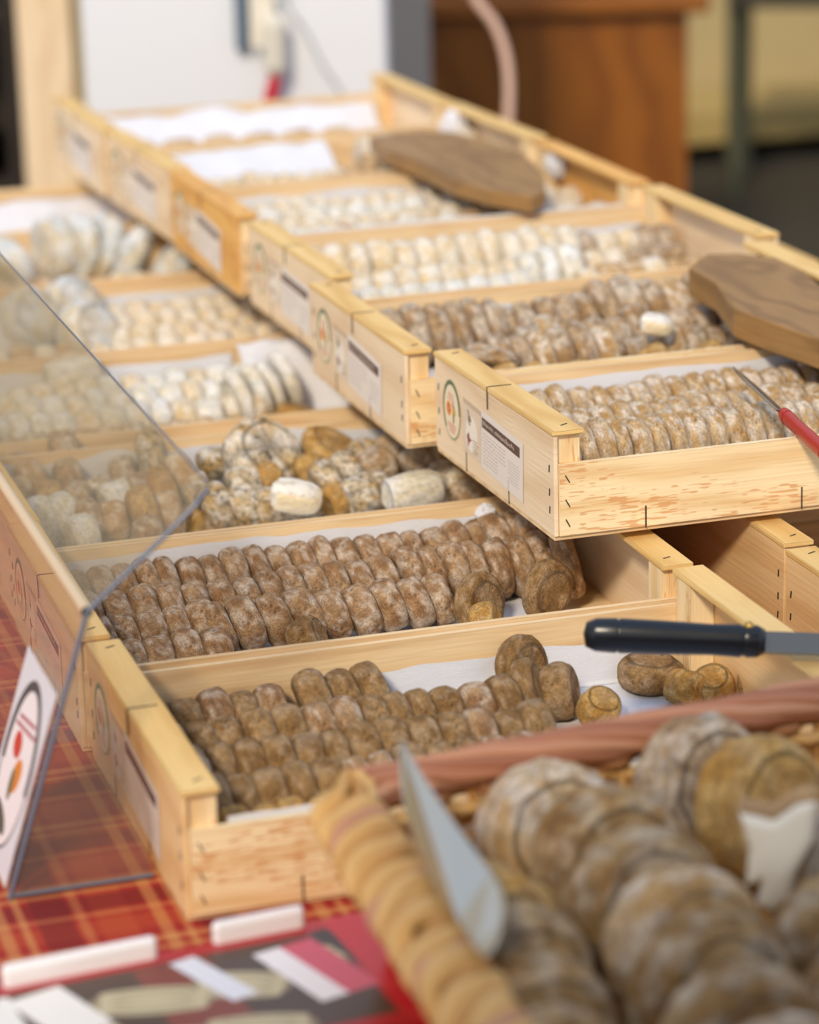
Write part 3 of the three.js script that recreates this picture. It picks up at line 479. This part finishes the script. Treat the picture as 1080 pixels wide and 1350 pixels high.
{ // lower crate 6 and 7
  const y = B + 0.0005;
  row('tan', 0.04, 0.5, -1.86, y, 0.045, 0.03, { label: 'small tan cheese in front of the large bluish-white cheeses', group: 'small tan cheeses before the large white ones', mix: 'ivory' });
  row('tan', 0.04, 0.5, -1.91, y, 0.045, 0.03, { label: 'small tan cheese in front of the large bluish-white cheeses', group: 'small tan cheeses before the large white ones', mix: 'ivory' });
  for (const [u, v, d, t, ln, yw] of [[16, 350, 0.092, 0.045, 0.6, 0.3], [70, 326, 0.092, 0.04, 0.03, 0.3], [104, 326, 0.092, 0.03, -0.05, 0.3], [136, 324, 0.092, 0.036, -0.25, 0.3], [178, 338, 0.088, 0.04, -0.4, -0.4], [232, 346, 0.08, 0.042, -0.8, -0.2]]) cheese('blue', onY(u, v, 0.058), d, t, ln, yw, 'large bluish-white cheese standing in the sixth lower crate', 'large bluish-white cheeses');
}

// ---------------------------------------------------------------- wooden boards and knives
function slab(name, outline, yTop, th, mat, label, category) { // outline: world xz points of the top face
  const s = new THREE.Shape(outline.map(p => new THREE.Vector2(p.x, -p.z)));
  const g = new THREE.ExtrudeGeometry(s, { depth: th - 0.006, bevelEnabled: true, bevelSize: 0.003, bevelThickness: 0.003, bevelSegments: 2, curveSegments: 8 });
  g.rotateX(-Math.PI / 2).translate(0, yTop - th + 0.003, 0); metreUV(g, 'z');
  return single(name, g, mat, label, category);
}
{
  const t = 0.212, P = [[912, 352], [947, 372], [960, 389], [972, 405], [1016, 422], [1080, 444], [1180, 476], [1240, 455], [1200, 420], [1080, 378], [1058, 358], [1022, 340], [974, 334], [935, 335]].map(([u, v]) => onY(u, v, t));
  slab('cutting_board', P, t, 0.032, W.olive, 'thick olive-wood board lying across the two open-end raised crates', 'board');
  const Q = [[490, 180], [545, 172], [600, 174], [650, 188], [690, 203], [713, 228], [716, 250], [700, 258], [650, 250], [600, 236], [555, 213], [510, 196]].map(([u, v]) => onY(u, v, 0.204));
  slab('cutting_board', Q, 0.204, 0.022, W.olive, 'narrow dark wooden board lying over the orange-toned crate', 'board');
}
function knife(name, label, tip, heel, butt, bw, hr, handleMat, extra) {
  const g = new THREE.Group(); g.name = numbered(name); scene.add(g); tag(g, label, 'knife');
  const dir = heel.clone().sub(tip).normalize(), len = tip.distanceTo(heel), hl = heel.distanceTo(butt);
  g.position.copy(heel);
  const side = dir.clone().cross(V(0, 1, 0)).normalize(), up = side.clone().cross(dir);
  g.quaternion.setFromRotationMatrix(new THREE.Matrix4().makeBasis(dir, up, side)); // local +x towards the butt
  const s = new THREE.Shape(); s.moveTo(0, bw * 0.45); s.lineTo(-len * 0.55, bw * 0.5); s.quadraticCurveTo(-len * 0.85, bw * 0.35, -len, 0); s.quadraticCurveTo(-len * 0.8, -bw * 0.5, -len * 0.5, -bw * 0.55); s.lineTo(0, -bw * 0.5);
  const bg = new THREE.ExtrudeGeometry(s, { depth: 0.0014, bevelEnabled: true, bevelSize: 0.0004, bevelThickness: 0.0004, bevelSegments: 1 }).translate(0, 0, -0.0007);
  const b = part('blade', bg, extra?.blade ?? blade, g); b.rotation.x = extra?.twist ?? 1.2;
  const prof = [[0, 0.72], [0.04, 0.95], [0.1, 0.98], [0.101, 0.9], [0.13, 0.9], [0.131, 0.98], [0.3, 0.92], [0.55, 1.0], [0.8, 1.04], [0.801, 0.97], [0.815, 0.97], [0.816, 1.04], [0.93, 0.98], [0.985, 0.72], [1, 0]].map(([t, r]) => new THREE.Vector2(Math.max(r * hr, 0.0001), t * hl));
  prof.unshift(new THREE.Vector2(0.0001, 0));
  const h = part('handle', new THREE.LatheGeometry(prof, 28).rotateZ(-Math.PI / 2), handleMat, g); h.scale.z = 0.8;
  if (extra?.ring) { const c = part('rivet', new THREE.SphereGeometry(hr * 0.3, 12, 8).translate(hl * 0.09, hr * 0.9, 0), M({ color: S(196, 160, 90), metalness: 0.8, roughness: 0.35 }), g); c.userData.label = 'small brass rivet'; }
  return g;
}
{
  const red = M({ color: S(168, 30, 24), roughness: 0.3 }), black = M({ color: S(16, 22, 30), roughness: 0.28 });
  knife('pocket_knife', 'red-handled pocket knife lying across golden cheeses', onY(966, 484, 0.196), onY(1032, 545, 0.188), onY(1112, 600, 0.187), 0.016, 0.0076, red, { twist: 1.0 });
  const a = far(1008, 848, 2.2), b = far(771, 818, 2.2), d = a.clone().sub(b).normalize();
  knife('kitchen_knife', 'black-handled kitchen knife with its blade on the crate edge', a.clone().addScaledVector(d, 0.2).setY(0.106), a.clone().setY(0.117), b.setY(0.137), 0.024, 0.0135, black, { twist: 1.15, ring: true, blade: M({ color: S(120, 116, 108), metalness: 0.9, roughness: 0.4 }) });
}

// ---------------------------------------------------------------- wicker basket with large cheeses
{
  const g = thing('wicker_basket', 'wicker basket of large cheeses beside the red carton', 'basket', V(0.075, 0.0005, 0.118)), O = g.position;
  const top = [V(0.082, 0, 0.118), V(0.54, 0, 0.064), V(0.60, 0, 0.60), V(0.06, 0, 0.62)].map(p => p.sub(O)), cen = top.reduce((a, p) => a.add(p), V(0, 0, 0)).multiplyScalar(0.25);
  const ring = (h, n, off = () => [0, 0]) => { // points round the basket at height h; sides flare outwards
    const k = 0.86 + 0.14 * (h / 0.14), pts = []; const per = n / 4;
    for (let s = 0; s < 4; s++) for (let i = 0; i < per; i++) {
      const t = i / per, a = top[s], b = top[(s + 1) % 4], e = 0.045; let p = a.clone().lerp(b, e + (1 - 2 * e) * t);
      if (i === 0) p = a.clone().lerp(b, 0.02).lerp(cen, 0.02);
      const nrm = V(b.z - a.z, 0, -(b.x - a.x)).normalize(), [o, dy] = off(s * per + i);
      p.sub(cen).multiplyScalar(k).add(cen).addScaledVector(nrm, o); p.y = h + dy; pts.push(p);
    }
    return pts;
  };
  const r = rng(9), mats = [[206, 156, 84], [190, 136, 68], [214, 170, 104], [168, 114, 70]].map(c => M({ color: S(...c), roughness: 0.55, bumpMap: bumpFine, bumpScale: 0.0006 }));
  const rimM = [[172, 112, 78], [190, 134, 100], [158, 98, 66]].map(c => M({ color: S(...c), roughness: 0.5, bumpMap: bumpFine, bumpScale: 0.0008 }));
  const NS = 72;
  for (let k = 0; k < 12; k++) part('weaver', tube(ring(0.008 + k * 0.0102, NS * 2, i => [((i + k) % 2 ? 1 : -1) * ((i >> 1) % 2 ? 0.0045 : -0.0045), 0.001 * (r() - 0.5)]), 0.0052, NS * 5, 6, true), mats[k % 4], g);
  const up = ring(0.004, NS), vp = ring(0.13, NS);
  for (let i = 0; i < NS; i++) part('stake', tube([up[i], up[i].clone().lerp(vp[i], 0.5), vp[i]], 0.003, 3, 5), mats[(i + 2) % 4], g);
  for (let k = 0; k < 9; k++) {
    const pts = ring(0.134, NS * 2, i => { const lf = i >= NS * 1.5 || i === 0, a = (lf ? i * 0.8 : i * 0.16) + k * Math.PI * 2 / 9, wide = lf ? 0.021 : 0.0115; const j = lf ? 0.009 * (noise(i * 0.7, k * 3.1, 0, 7) - 0.5) : 0.003 * (noise(i * 0.4, k * 3.1, 0, 8) - 0.5); return [wide * Math.cos(a) + j + (lf ? 0.006 : 0), (lf ? 0.011 : 0.009) * Math.sin(a) + 0.8 * j]; }), q = NS / 2, n = NS * 2;
    for (let s = 0; s < 4; s++) { const seq = []; for (let i = 0; i <= q; i++) seq.push(pts[(s * q + i) % n]); part('rim_strand', tube(seq, s === 3 ? 0.0054 : 0.0056, NS * 2, 8), s === 3 ? (k === 4 ? rimM[1] : mats[k % 3]) : rimM[k % 3], g); }
  }
  const sh = new THREE.Shape(ring(0.004, 48).map(p => new THREE.Vector2(p.x, -p.z)));
  part('bottom', new THREE.ExtrudeGeometry(sh, { depth: 0.004, bevelEnabled: false }).rotateX(-Math.PI / 2).translate(0, 0.04, 0), mats[1], g);
  // cheeses
  const big = {}; for (const k of ['tan', 'grey', 'golden', 'gold', 'basket']) big[k] = [0, 1].map(i => cheeseGeo(k, 91 + i * 17, 0.046, 0.05, { seg: 72, rings: 30, lump: 0.07, e: 0.72 }));
  const put = (k, u, v, dia, th, yaw, lean, label) => {
    const p = onY(u, v, 0.149); p.y = 0.047 + dia / 2;
    const m = single('large_cheese', big[k][cr() < 0.5 ? 0 : 1], KIND[k].m, label ?? 'large wrinkled tan cheese standing in a row in the wicker basket', 'cheese', label ? undefined : 'large cheeses in the wicker basket');
    m.position.copy(p); m.scale.set(th / 0.05, dia / 0.092, dia / 0.092); m.rotation.order = 'YZX'; m.rotation.set(cr() * 6, yaw, lean);
  };
  const A = -1.42, ord = ['first', 'second', 'third', 'fourth', 'fifth', 'sixth', 'seventh'];
  put('golden', 722, 1003, 0.1, 0.052, A, 0.3, 'pale-topped large cheese heading the middle basket row, against the back rim');
  [['basket', 800, 1043, 0.2], ['basket', 848, 1100, 0.25], ['tan', 905, 1155, 0.3], ['basket', 940, 1215, 0.3], ['basket', 985, 1285, 0.25], ['grey', 1040, 1360, 0.25]].forEach(([k, u, v, l], i) => put(k, u, v, 0.104, 0.054, A, l, `large wrinkled tan cheese, ${ord[i]} after the pale-topped one in the basket`));
  [['gold', 610, 1095, 0.084], ['gold', 655, 1125, 0.088], ['basket', 680, 1175, 0.092], ['basket', 705, 1245, 0.094], ['basket', 735, 1320, 0.094], ['basket', 765, 1400, 0.094]].forEach(([k, u, v, d], i) => put(k, u, v, d, 0.052, A, 0.2, `large tan cheese, ${ord[i]} from the back rim in the row along the steel blade`));
  put('grey', 925, 952, 0.105, 0.05, A + 0.2, 0.3, 'large grey-sided cheese by the back rim of the wicker basket'); put('gold', 1005, 985, 0.108, 0.05, A + 0.3, 0.3, 'large golden cheese behind the broken white piece in the basket');
  [['grey', 1110, 1060], ['basket', 1120, 1150], ['basket', 1160, 1240]].forEach(([k, u, v], i) => put(k, u, v, 0.1, 0.055, A, 0.22, `large cheese, ${ord[i]} beside the broken white chunk in the basket`));
}
chunk('broken white cheese chunk among large cheeses in the wicker basket', [[975, 1075], [1020, 1085], [1052, 1063], [1075, 1058], [1070, 1110], [1048, 1150], [1040, 1185], [1018, 1205], [998, 1190], [1005, 1160], [985, 1165], [988, 1120]], onY(1030, 1130, 0.135), 0.034, S(190, 152, 106));
{ // steel blade tucked behind the rim of the basket
  const P0 = onY(543, 1022, 0.172), P1 = onY(652, 1285, 0.142), mid = P0.clone().lerp(P1, 0.5), up = P0.clone().sub(P1).normalize();
  let n = EYE.clone().sub(mid).normalize(); const sx = up.clone().cross(n).normalize(); n = sx.clone().cross(up);
  const L = [[543, 1012], [562, 1040], [600, 1090], [640, 1140], [662, 1180], [667, 1230], [660, 1290], [640, 1278], [610, 1225], [570, 1160], [545, 1100], [538, 1050]].map(([u, v]) => { const d = ray(u, v), t = mid.clone().sub(EYE).dot(n) / d.dot(n), p = d.multiplyScalar(t).add(EYE).sub(mid); return new THREE.Vector2(p.dot(sx), p.dot(up)); });
  const s = new THREE.Shape(); s.moveTo(L[0].x, L[0].y); s.splineThru([...L.slice(1), L[0]]);
  const geo = new THREE.ExtrudeGeometry(s, { depth: 0.0015, bevelEnabled: true, bevelSize: 0.0008, bevelThickness: 0.0006, bevelSegments: 1, curveSegments: 8 });
  { const a = geo.attributes.position; for (let i = 0; i < a.count; i++) a.setZ(i, a.getZ(i) - 9 * a.getX(i) ** 2 + 1.2 * a.getY(i) ** 2 + 0.0012 * noise(a.getX(i) * 120, a.getY(i) * 60, 0, 4)); geo.computeVertexNormals(); }
  const m = single('cheese_knife_blade', geo, M({ color: S(196, 192, 178), metalness: 0.9, roughness: 0.26 }), 'pointed steel blade leaning inside the left rim of the wicker basket', 'knife');
  m.position.copy(mid); m.quaternion.setFromRotationMatrix(new THREE.Matrix4().makeBasis(sx, up, n));
}

// ---------------------------------------------------------------- printed red carton
{
  const top = canvasTex(1024, 512, (c, w, h) => {
    c.fillStyle = '#b01420'; c.fillRect(0, 0, w, h); c.fillStyle = '#4a3426'; c.fillRect(40, 50, w - 150, h - 110); c.fillStyle = '#7d3524'; c.fillRect(520, 60, 150, h - 130);
    const r = rng(3); for (const [x, y, a, b, t] of [[520, 200, 120, 62, 0.3], [690, 210, 96, 60, 0.5], [840, 160, 80, 70, 0.5], [470, 380, 130, 60, 0.2], [660, 400, 110, 60, 0.3], [360, 300, 80, 60, 0.2]]) { c.save(); c.translate(x, y); c.rotate(t); c.fillStyle = '#8f8062'; c.beginPath(); c.ellipse(0, 0, a, b, 0, 0, 7); c.fill(); c.strokeStyle = '#c2b590'; c.lineWidth = 12; for (let i = -2; i < 3; i++) { c.beginPath(); c.ellipse(0, i * b * 0.3, a * 0.8, b * 0.2, 0, 0, 7); c.stroke(); } c.restore(); }
    c.fillStyle = '#e8e3da'; c.fillRect(90, 60, 190, h - 120); c.fillStyle = '#ece6dc'; c.save(); c.translate(330, 150); c.rotate(-0.25); c.fillRect(-40, -80, 110, 210); c.restore();
    c.fillStyle = '#3f7a5a'; c.beginPath(); c.ellipse(170, 330, 46, 24, 0.1, 0, 7); c.fill(); c.fillStyle = '#c9a33a'; c.beginPath(); c.arc(190, 190, 20, 0, 7); c.fill(); c.strokeStyle = '#6f8c62'; c.lineWidth = 8; c.beginPath(); c.arc(180, 195, 40, 0.5, 5); c.stroke();
    c.fillStyle = '#dfe0e6'; c.save(); c.translate(640, 130); c.rotate(-0.28); c.fillRect(-26, -80, 56, 220); c.restore(); c.save(); c.translate(830, 190); c.rotate(-0.2); c.fillStyle = '#efe9ea'; c.fillRect(-60, -110, 60, 260); c.fillStyle = '#cf5064'; c.fillRect(0, -110, 70, 260); c.fillStyle = '#3a2a26'; c.fillRect(82, -130, 34, 240); c.fillStyle = '#8a8580'; c.fillRect(118, -60, 24, 150); c.restore();
    c.fillStyle = '#c21a28'; c.fillRect(w - 100, 0, 100, h);
  });
  const P = onY(488, 1198, 0.034), Q = onY(0, 1296, 0.034), ang = -Math.atan2(P.z - Q.z, P.x - Q.x), LEN = 0.36, WID = 0.17;
  const g = thing('printed_carton', 'red carton printed with cheese pictures and white labels', 'carton', V(P.x, 0.0005, P.z), ang);
  const red = M({ color: S(176, 22, 32), roughness: 0.35 });
  part('body', box(-LEN, 0, 0, 0.033, 0, WID, 'x', [0, 0], 0.002), red, g);
  const pl = new THREE.PlaneGeometry(LEN - 0.004, WID - 0.004).rotateX(-Math.PI / 2).translate(-LEN / 2, 0.0334, WID / 2);
  part('printed_lid', pl, M({ map: top, roughness: 0.3 }), g);
  const wh = M({ color: S(238, 236, 236), roughness: 0.4 });
  for (const [a, b, z] of [[-0.115, -0.05, 0.004], [-0.26, -0.155, 0.006], [-0.355, -0.275, 0.003]]) { const t = part('tab', new RoundedBoxGeometry(b - a, 0.018, 0.0085, 3, 0.004).translate((a + b) / 2, 0.0395, z), wh, g); t.userData.label = 'rounded white tab'; }
}

// ---------------------------------------------------------------- clear sneeze guard with its card
{
  const zf = -0.084, zb = -1.95, BX = -0.112, FX = -0.043, FY = 0.2105, TX = 0.052, TY = 0.292;
  const glass = new THREE.MeshPhysicalMaterial({ color: S(226, 219, 206), roughness: 0.04, transmission: 0.9, thickness: 0, ior: 1.5 });
  const edgeM = new THREE.MeshPhysicalMaterial({ color: S(120, 130, 150), roughness: 0.25, transmission: 0.35, thickness: 0 });
  const foldM = M({ color: S(214, 190, 156), roughness: 0.35 });
  const g = thing('sneeze_guard', 'clear bent acrylic guard standing before the lower crates', 'sneeze guard', V(BX, 0.001, zf));
  const sheet = (name, x0, y0, x1, y1, round) => { // plane rising from (x0, y0) to (x1, y1), running back along -z
    const len = Math.hypot(x1 - x0, y1 - y0), dep = zf - zb, s = new THREE.Shape();
    s.moveTo(0, 0); s.lineTo(0, len - round); if (round) s.quadraticCurveTo(0, len, round, len); else s.lineTo(0, len); s.lineTo(dep, len); s.lineTo(dep, 0); s.closePath();
    const geo = new THREE.ShapeGeometry(s, 8); const u = V(x1 - x0, y1 - y0, 0).normalize();
    const m = part(name, geo, glass, g); m.quaternion.setFromRotationMatrix(new THREE.Matrix4().makeBasis(V(0, 0, -1), u, V(0, 0, -1).cross(u))); m.position.set(x0 - BX, y0, 0); return m;
  };
  sheet('front_sheet', BX, 0, FX, FY, 0); sheet('top_sheet', FX, FY, TX, TY, 0.012);
  const L = (x, y, z) => V(x - BX, y, z - zf);
  const ck = new THREE.Shape([[BX, 0], [FX, FY], [-0.006, 0]].map(([x, y]) => new THREE.Vector2(x - BX, y)));
  part('side_cheek', new THREE.ShapeGeometry(ck), glass, g);
  part('front_edge', tube([L(BX, 0, zf), L(FX, FY, zf)], 0.002, 2, 8), edgeM, g);
  part('top_edge', tube([L(FX, FY, zf), L(TX - 0.008, TY - 0.007, zf), L(TX - 0.002, TY - 0.0015, zf - 0.004)], 0.002, 8, 8), edgeM, g);
  part('bottom_edge', tube([L(BX, 0.002, zf), L(-0.006, 0.002, zf)], 0.0016, 2, 6), edgeM, g);
  part('fold', tube([L(FX, FY, zf), L(FX, FY, zb)], 0.0045, 2, 10), foldM, g);
  part('rear_edge', tube([L(TX, TY, zf - 0.01), L(TX, TY, zb)], 0.001, 2, 6), edgeM, g);
  // card on the inside of the front sheet
  const cardTex = canvasTex(384, 640, (c, w, h) => {
    c.fillStyle = '#d9d6da'; c.fillRect(0, 0, w, h); c.fillStyle = '#ece3e2'; c.beginPath(); c.ellipse(w / 2, h * 0.5, w * 0.42, h * 0.42, 0, 0, 7); c.fill();
    c.strokeStyle = '#4a4a4c'; c.lineWidth = 34; c.beginPath(); c.ellipse(w / 2, h * 0.5, w * 0.40, h * 0.40, 0, Math.PI * 0.95, Math.PI * 2.05); c.stroke(); c.lineWidth = 10; c.beginPath(); c.ellipse(w / 2, h * 0.5, w * 0.42, h * 0.42, 0, 0, 7); c.stroke();
    c.strokeStyle = '#b06a72'; c.lineWidth = 14; for (const [y, a] of [[170, 90], [200, 110]]) { c.beginPath(); c.moveTo(w / 2 - a, y + 20); c.lineTo(w / 2 + a, y - 10); c.stroke(); }
    c.fillStyle = '#c8402c'; c.beginPath(); c.arc(w * 0.4, 270, 44, 0, 7); c.fill(); c.fillStyle = '#d9822c'; c.beginPath(); c.ellipse(w * 0.56, 350, 40, 64, 0.4, 0, 7); c.fill(); c.fillStyle = '#6d6a48'; c.beginPath(); c.ellipse(w * 0.48, 390, 22, 54, 0, 0, 7); c.fill();
    c.fillStyle = '#55594a'; c.beginPath(); c.ellipse(w * 0.42, 510, 80, 34, 0.3, 0, 7); c.fill();
  });
  const u = V(FX - BX, FY, 0).normalize(), nrm = V(0, 0, -1).cross(u);
  const card = single('price_card', new THREE.BoxGeometry(0.11, 0.15, 0.0008), M({ map: cardTex, roughness: 0.5 }), 'pale card with an oval emblem on the outside of the clear guard', 'card');
  card.quaternion.setFromRotationMatrix(new THREE.Matrix4().makeBasis(V(0, 0, 1), u, V(0, 0, 1).cross(u)));
  card.position.set(BX, 0.002, zf - 0.064).addScaledVector(u, 0.08).add(V(-0.003, 0, 0));
}

// ---------------------------------------------------------------- things behind the stall
{
  const R = ray(312, 120), th = -0.456, c = far(312, 120, 5.25);
  const g = thing('refrigerator', 'white refrigerator behind the far end of the stall', 'refrigerator', V(c.x, FLOOR, c.z), th);
  const white = M({ color: S(226, 230, 236), roughness: 0.3 }), grey = M({ color: S(150, 148, 144), roughness: 0.5 });
  part('cabinet', box(-0.285, 0.285, 0.05, 1.6, -0.55, -0.03, 'y', [0, 0], 0.008), grey, g);
  part('door', box(-0.285, 0.285, 0.09, 1.6, -0.028, 0.02, 'y', [0, 0], 0.012), white, g);
  part('plinth', box(-0.27, 0.27, 0, 0.06, -0.53, -0.06, 'y', [0, 0], 0.004), M({ color: S(40, 40, 42) }), g);
  part('door_seal', box(-0.279, 0.279, 0.1, 1.59, -0.034, -0.026, 'y', [0, 0], 0.002), M({ color: S(96, 100, 108) }), g);
  const loc = (u, v, dz) => { const d = ray(u, v), n = V(Math.sin(th), 0, Math.cos(th)), t = c.clone().addScaledVector(n, dz).sub(EYE).dot(n) / d.dot(n); return d.multiplyScalar(t).add(EYE).sub(g.position).applyAxisAngle(V(0, 1, 0), -th); };
  const hm = M({ color: S(104, 122, 140), roughness: 0.4, metalness: 0.3 });
  const h0 = loc(321, 66, 0.03), h1 = loc(321, -60, 0.03);
  const han = part('handle', box(h0.x - 0.012, h0.x + 0.012, h0.y, h1.y, 0.02, 0.045, 'y', [0, 0], 0.004), hm, g);
  part('handle_bar', box(h0.x, h0.x + 0.06, loc(330, 3, 0.03).y, loc(330, -12, 0.03).y, 0.02, 0.04, 'x', [0, 0], 0.003), hm, g);
  const at = (u, v, d) => loc(u, v, d).add(g.position.clone().applyAxisAngle(V(0, 1, 0), -th)).applyAxisAngle(V(0, 1, 0), th);
  const sw = thing('plug_connector', 'pale cable connector with a red tip hanging on the white refrigerator', 'plug', at(362, 60, 0.064), th);
  part('body', new THREE.CapsuleGeometry(0.022, 0.07, 6, 14).translate(0, 0.0, 0), M({ color: S(214, 210, 196), roughness: 0.5 }), sw);
  part('tag', box(-0.045, 0.0, -0.005, 0.1, -0.012, -0.008, 'y', [0, 0], 0.001), M({ color: S(228, 222, 206), roughness: 0.6 }), sw);
  const rt = part('tip', new THREE.CylinderGeometry(0.011, 0.014, 0.05, 14).rotateZ(-0.25).translate(-0.006, -0.077, 0), M({ color: S(196, 30, 48), roughness: 0.4 }), sw);
  single('thin_cable', tube([at(372, -40, 0.04), at(378, 5, 0.04), at(402, 40, 0.035), at(425, 85, 0.035), at(450, 125, 0.035), at(470, 260, 0.035)], 0.0035, 60, 8), M({ color: S(176, 180, 184), roughness: 0.5 }), 'thin grey cable hanging down the white refrigerator', 'cable');
  const D = 5.3; single('hose', tube([[594, -170], [604, -70], [628, 0], [652, 32], [666, 70], [671, 110], [670, 160], [666, 300], [660, 420]].map(([u, v]) => far(u, v, D)), 0.0095, 80, 10), M({ color: S(206, 170, 150), roughness: 0.45 }), 'pale pink hose hanging before the brown wooden cabinet', 'hose');
}
{
  const a = far(574, 12, 6.8), b = far(907, 12, 6.8), rot = -Math.atan2(b.z - a.z, b.x - a.x), w = Math.hypot(b.x - a.x, b.z - a.z), H = a.y - FLOOR;
  const g = thing('wooden_cabinet', 'brown varnished wooden cabinet behind the stall', 'cabinet', V(a.x, FLOOR, a.z), rot);
  part('body', box(-0.1, w, 0, H - 0.02, -0.45, 0, 'y', [0.2, 0.1], 0.004), W.cabinet, g);
  part('top', box(-0.14, w + 0.05, H - 0.02, H + 0.025, -0.49, 0.04, 'x', [0.5, 0], 0.008), W.cabinet, g);
  part('base_moulding', box(-0.11, w + 0.012, 0, 0.06, -0.45, 0.012, 'x', [0, 0], 0.004), W.cabinet, g);
  const t = thing('dark_box', 'black box standing on the brown wooden cabinet', 'box', V(a.x + 0.02, FLOOR + H + 0.0255, a.z - 0.1), rot);
  part('body', box(0, w * 0.8, 0, 0.2, -0.25, 0, 'x', [0, 0], 0.01), M({ color: S(24, 26, 30), roughness: 0.5 }), t);
  part('lid', box(-0.004, w * 0.8 + 0.004, 0.2, 0.215, -0.254, 0.004, 'x', [0, 0], 0.004), M({ color: S(30, 32, 36), roughness: 0.5 }), t);
}
{ // dark side table with a metal leg in front of the wall
  const f0 = far(967, 260, 8.0), k = (EYE.y - FLOOR) / (EYE.y - f0.y), foot = f0.clone().sub(EYE).multiplyScalar(k).add(EYE);
  const g = thing('side_table', 'dark-topped table on slim metal legs by the beige wall', 'table', V(foot.x, FLOOR, foot.z), -0.5);
  const lm = M({ color: S(74, 74, 52), roughness: 0.6 }), dm = M({ color: S(50, 46, 34), roughness: 0.6 });
  const d = ray(980, 8), hgt = EYE.y + d.y * (Math.hypot(foot.x - EYE.x, foot.z - EYE.z) / Math.hypot(d.x, d.z)) - FLOOR;
  for (const [x, z] of [[0, 0], [0.9, 0], [0, -0.36], [0.9, -0.36]]) part('leg', new THREE.CylinderGeometry(0.024, 0.024, hgt, 16).translate(x, hgt / 2, z), lm, g);
  part('table_top', box(-0.02, 0.95, hgt, hgt + 0.09, -0.4, 0.05, 'x', [0, 0], 0.006), dm, g);
}
{ // post and dark shelf at the left
  const p = far(66, 120, 5.75), g = thing('wooden_post', 'broad pale wooden post beside the white refrigerator', 'post', V(p.x, FLOOR, p.z), -0.35);
  part('shaft', box(-0.055, 0.055, 0, 1.6, -0.03, 0.03, 'y', [0.1, 0.2], 0.004), W.ply, g);
  part('foot', box(-0.06, 0.06, 0, 0.05, -0.045, 0.045, 'x', [0, 0], 0.004), W.side, g);
  const q = far(-60, 240, 6.1), s = thing('dark_shelf', 'dark shelf unit behind the pale wooden post', 'shelf', V(q.x, FLOOR, q.z), -0.3);
  const dk = M({ color: S(40, 30, 22), roughness: 0.7 });
  part('back_panel', box(-0.5, 0.14, 0, 1.5, -0.3, -0.28, 'y', [0, 0], 0.003), dk, s);
  for (const x of [-0.5, 0.12]) part('side_panel', box(x, x + 0.02, 0, 1.5, -0.28, 0, 'y', [0, 0], 0.003), dk, s);
  for (const y of [0.1, 0.5, 0.86, 1.2]) part('shelf_board', box(-0.48, 0.12, y, y + 0.02, -0.28, 0, 'x', [0, 0], 0.003), dk, s);
  const bx = (label, col, x, y, w, h) => { const t = thing('storage_bin', label, 'bin', V(s.position.x + x, FLOOR + y + 0.021, s.position.z - 0.1), -0.3); part('body', box(-w / 2, w / 2, 0, h, -0.08, 0.08, 'x', [0, 0], 0.012), M({ color: col, roughness: 0.6 }), t); part('rim', box(-w / 2 - 0.005, w / 2 + 0.005, h - 0.012, h, -0.085, 0.085, 'x', [0, 0], 0.004), M({ color: col, roughness: 0.6 }), t); };
  bx('dark blue bin on the shelf behind the post', S(52, 66, 96), 0.0, 0.5, 0.2, 0.14);
  bx('rusty red bin on the shelf behind the post', S(150, 74, 40), 0.03, 0.86, 0.08, 0.16);
}
renderer.render(scene, camera);
